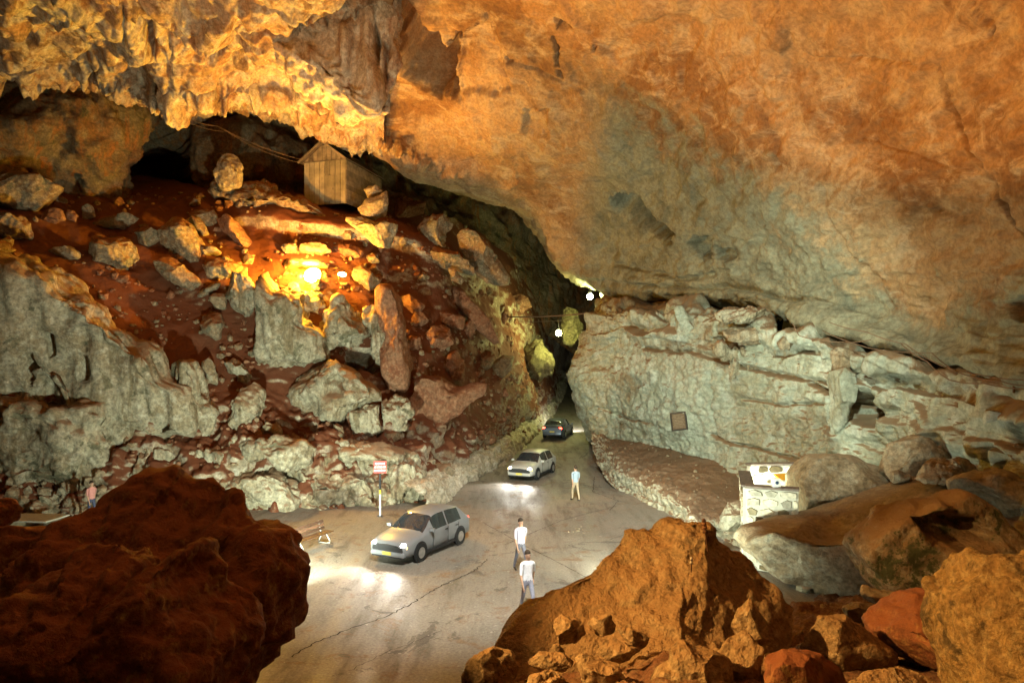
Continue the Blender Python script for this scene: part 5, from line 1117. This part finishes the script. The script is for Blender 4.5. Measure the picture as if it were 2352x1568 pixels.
# ------------------------------------------------------------------ people
M['skin'] = plain('skin', C(.50, .30, .20), .6); M['hair'] = plain('dark_hair', C(.04, .025, .015), .7)
def person(label, loc, rz, shirt, trousers, height=1.7, stride=.28, arm=.25, hair='hair'):
    k = height / 1.75
    e_ = empty('person', loc, rz, label, 'person', 'visitors walking on the road')
    J = {'pelvis': (0, 0, .93, .15, .115), 'waist': (0, .0, 1.10, .135, .10), 'chest': (0, .01, 1.30, .165, .115), 'shoulder': (0, .0, 1.43, .12, .085), 'neck': (0, -.01, 1.51, .055, .055), 'headb': (0, -.02, 1.58, .075, .085), 'headm': (0, -.02, 1.65, .078, .095), 'headt': (0, -.01, 1.72, .06, .07)}
    E = [('pelvis', 'waist'), ('waist', 'chest'), ('chest', 'shoulder'), ('shoulder', 'neck'), ('neck', 'headb'), ('headb', 'headm'), ('headm', 'headt')]
    for s, nm in ((-1, 'l'), (1, 'r')):
        d = s * stride
        J['hip' + nm] = (s * .09, 0, .88, .085, .085); J['knee' + nm] = (s * .10, -d * .55 - .04, .49, .058, .06); J['calf' + nm] = (s * .10, -d * .75 + .01, .32, .053, .056); J['ankle' + nm] = (s * .10, -d + .03, .09, .036, .04); J['ball' + nm] = (s * .105, -d - .08, .045, .042, .034); J['toe' + nm] = (s * .11, -d - .17, .035, .035, .026)
        E += [('pelvis', 'hip' + nm), ('hip' + nm, 'knee' + nm), ('knee' + nm, 'calf' + nm), ('calf' + nm, 'ankle' + nm), ('ankle' + nm, 'ball' + nm), ('ball' + nm, 'toe' + nm)]
        a = s * arm
        J['sh' + nm] = (s * .19, 0, 1.41, .06, .06); J['el' + nm] = (s * .24, a * .5 + .03, 1.12, .043, .043); J['fo' + nm] = (s * .245, a * .75, 1.0, .038, .036); J['wr' + nm] = (s * .25, a - .03, .88, .026, .022); J['pa' + nm] = (s * .25, a - .05, .80, .026, .036)
        E += [('shoulder', 'sh' + nm), ('sh' + nm, 'el' + nm), ('el' + nm, 'fo' + nm), ('fo' + nm, 'wr' + nm), ('wr' + nm, 'pa' + nm)]
        for f, (dy, dz) in enumerate(((-.035, -.075), (-.012, -.09), (.012, -.085), (.032, -.07))):
            b = J['pa' + nm]; J['f%d%s' % (f, nm)] = (b[0], b[1] + dy * .9, b[2] - .03, .010, .010); J['g%d%s' % (f, nm)] = (b[0] - s * .012, b[1] + dy - .012, b[2] + dz, .009, .009)
            E += [('pa' + nm, 'f%d%s' % (f, nm)), ('f%d%s' % (f, nm), 'g%d%s' % (f, nm))]
        b = J['pa' + nm]; J['th' + nm] = (b[0] - s * .02, b[1] - .05, b[2] + .0, .010, .010); J['tt' + nm] = (b[0] - s * .028, b[1] - .07, b[2] - .035, .009, .009); E += [('pa' + nm, 'th' + nm), ('th' + nm, 'tt' + nm)]
    names = list(J); me = bpy.data.meshes.new('body'); me.from_pydata([[c * k for c in J[n][:3]] for n in names], [(names.index(a), names.index(b)) for a, b in E], [])
    o = bpy.data.objects.new('body', me); COL.objects.link(o)
    m = o.modifiers.new('skin', 'SKIN'); m.use_smooth_shade = True
    for i, n in enumerate(names):
        sv_ = me.skin_vertices[0].data[i]; sv_.radius = (J[n][3] * k, J[n][4] * k); sv_.use_root = (n == 'pelvis')
    sb = o.modifiers.new('sub', 'SUBSURF'); sb.levels = 2; sb.render_levels = 2
    dg = bpy.context.evaluated_depsgraph_get(); me2 = bpy.data.meshes.new_from_object(o.evaluated_get(dg)); bpy.data.objects.remove(o)
    me2.materials.clear()
    for q in (M['skin'], shirt, trousers, M['trim']): me2.materials.append(q)
    for p in me2.polygons:
        z = p.center.z / k; x = abs(p.center.x) / k
        p.material_index = 0 if z > 1.50 else 3 if z < .10 else (1 if (z > .95 and (x < .22 or z > 1.14)) else 0 if x > .215 and z > .70 else 2); p.use_smooth = True
    b = bpy.data.objects.new('body', me2); COL.objects.link(b); b.parent = e_
    bm = bmesh.new(); bmesh.ops.create_uvsphere(bm, u_segments=18, v_segments=12, radius=1); bmesh.ops.scale(bm, vec=(.088 * k, .105 * k, .10 * k), verts=bm.verts[:])
    for v in list(bm.verts):
        if v.co.z < -.02 * k and v.co.y < .0: v.co *= .75
    h = bm_obj('hair', bm, M['hair'], e_, True); h.location = (0, .015 * k, 1.70 * k)
    bm = bmesh.new(); bmesh.ops.create_cone(bm, segments=8, radius1=.014 * k, radius2=.006 * k, depth=.04 * k, cap_ends=True); bmesh.ops.rotate(bm, verts=bm.verts[:], matrix=Matrix.Rotation(math.radians(65), 3, 'X')); n_ = bm_obj('nose', bm, M['skin'], e_, True); n_.location = (0, -.115 * k, 1.635 * k)
    for s in (-1, 1):
        bm = bmesh.new(); bmesh.ops.create_uvsphere(bm, u_segments=8, v_segments=6, radius=.011 * k); q = bm_obj('eye', bm, M['trim'], e_, True); q.location = (s * .032 * k, -.105 * k, 1.662 * k)
        bm = bmesh.new(); bmesh.ops.create_uvsphere(bm, u_segments=8, v_segments=6, radius=.022 * k); bmesh.ops.scale(bm, vec=(.4, .7, 1.2), verts=bm.verts[:]); q = bm_obj('ear', bm, M['skin'], e_, True); q.location = (s * .082 * k, -.01 * k, 1.64 * k)
    bm = bmesh.new(); box(bm, (0, -.106 * k, 1.59 * k), (.045 * k, .01, .010 * k)); bm_obj('mouth', bm, plain('lips', C(.35, .13, .1), .6), e_)
    return e_
cl = lambda n, c: plain(n, C(*c), .8, var=.1, sc=20)
g = on_ground(1196, 1312); person('walker in a pale lilac shirt farther from the viewer', (g.x, g.y, .01), math.radians(25), cl('lilac_shirt', (.55, .52, .62)), cl('grey_trousers', (.16, .16, .20)), 1.72)
g = on_ground(1212, 1408); person('walker in white nearest the viewer beside the huge rust boulder', (g.x, g.y, .01), math.radians(20), cl('white_shirt', (.75, .74, .80)), cl('light_trousers', (.30, .30, .38)), 1.70, .24)
g = on_ground(1322, 1150); person('walker in blue grey by the right hand rock kerb', (g.x, g.y, .01), math.radians(200), cl('blue_grey_shirt', (.34, .42, .50)), cl('tan_trousers', (.42, .33, .22)), 1.72, .2)
g = on_ground(210, 1200); person('person in a pink top half hidden behind the dark left boulder', (g.x, g.y, .15), math.radians(60), cl('pink_top', (.55, .25, .22)), cl('navy_trousers', (.06, .07, .12)), 1.62, .1)
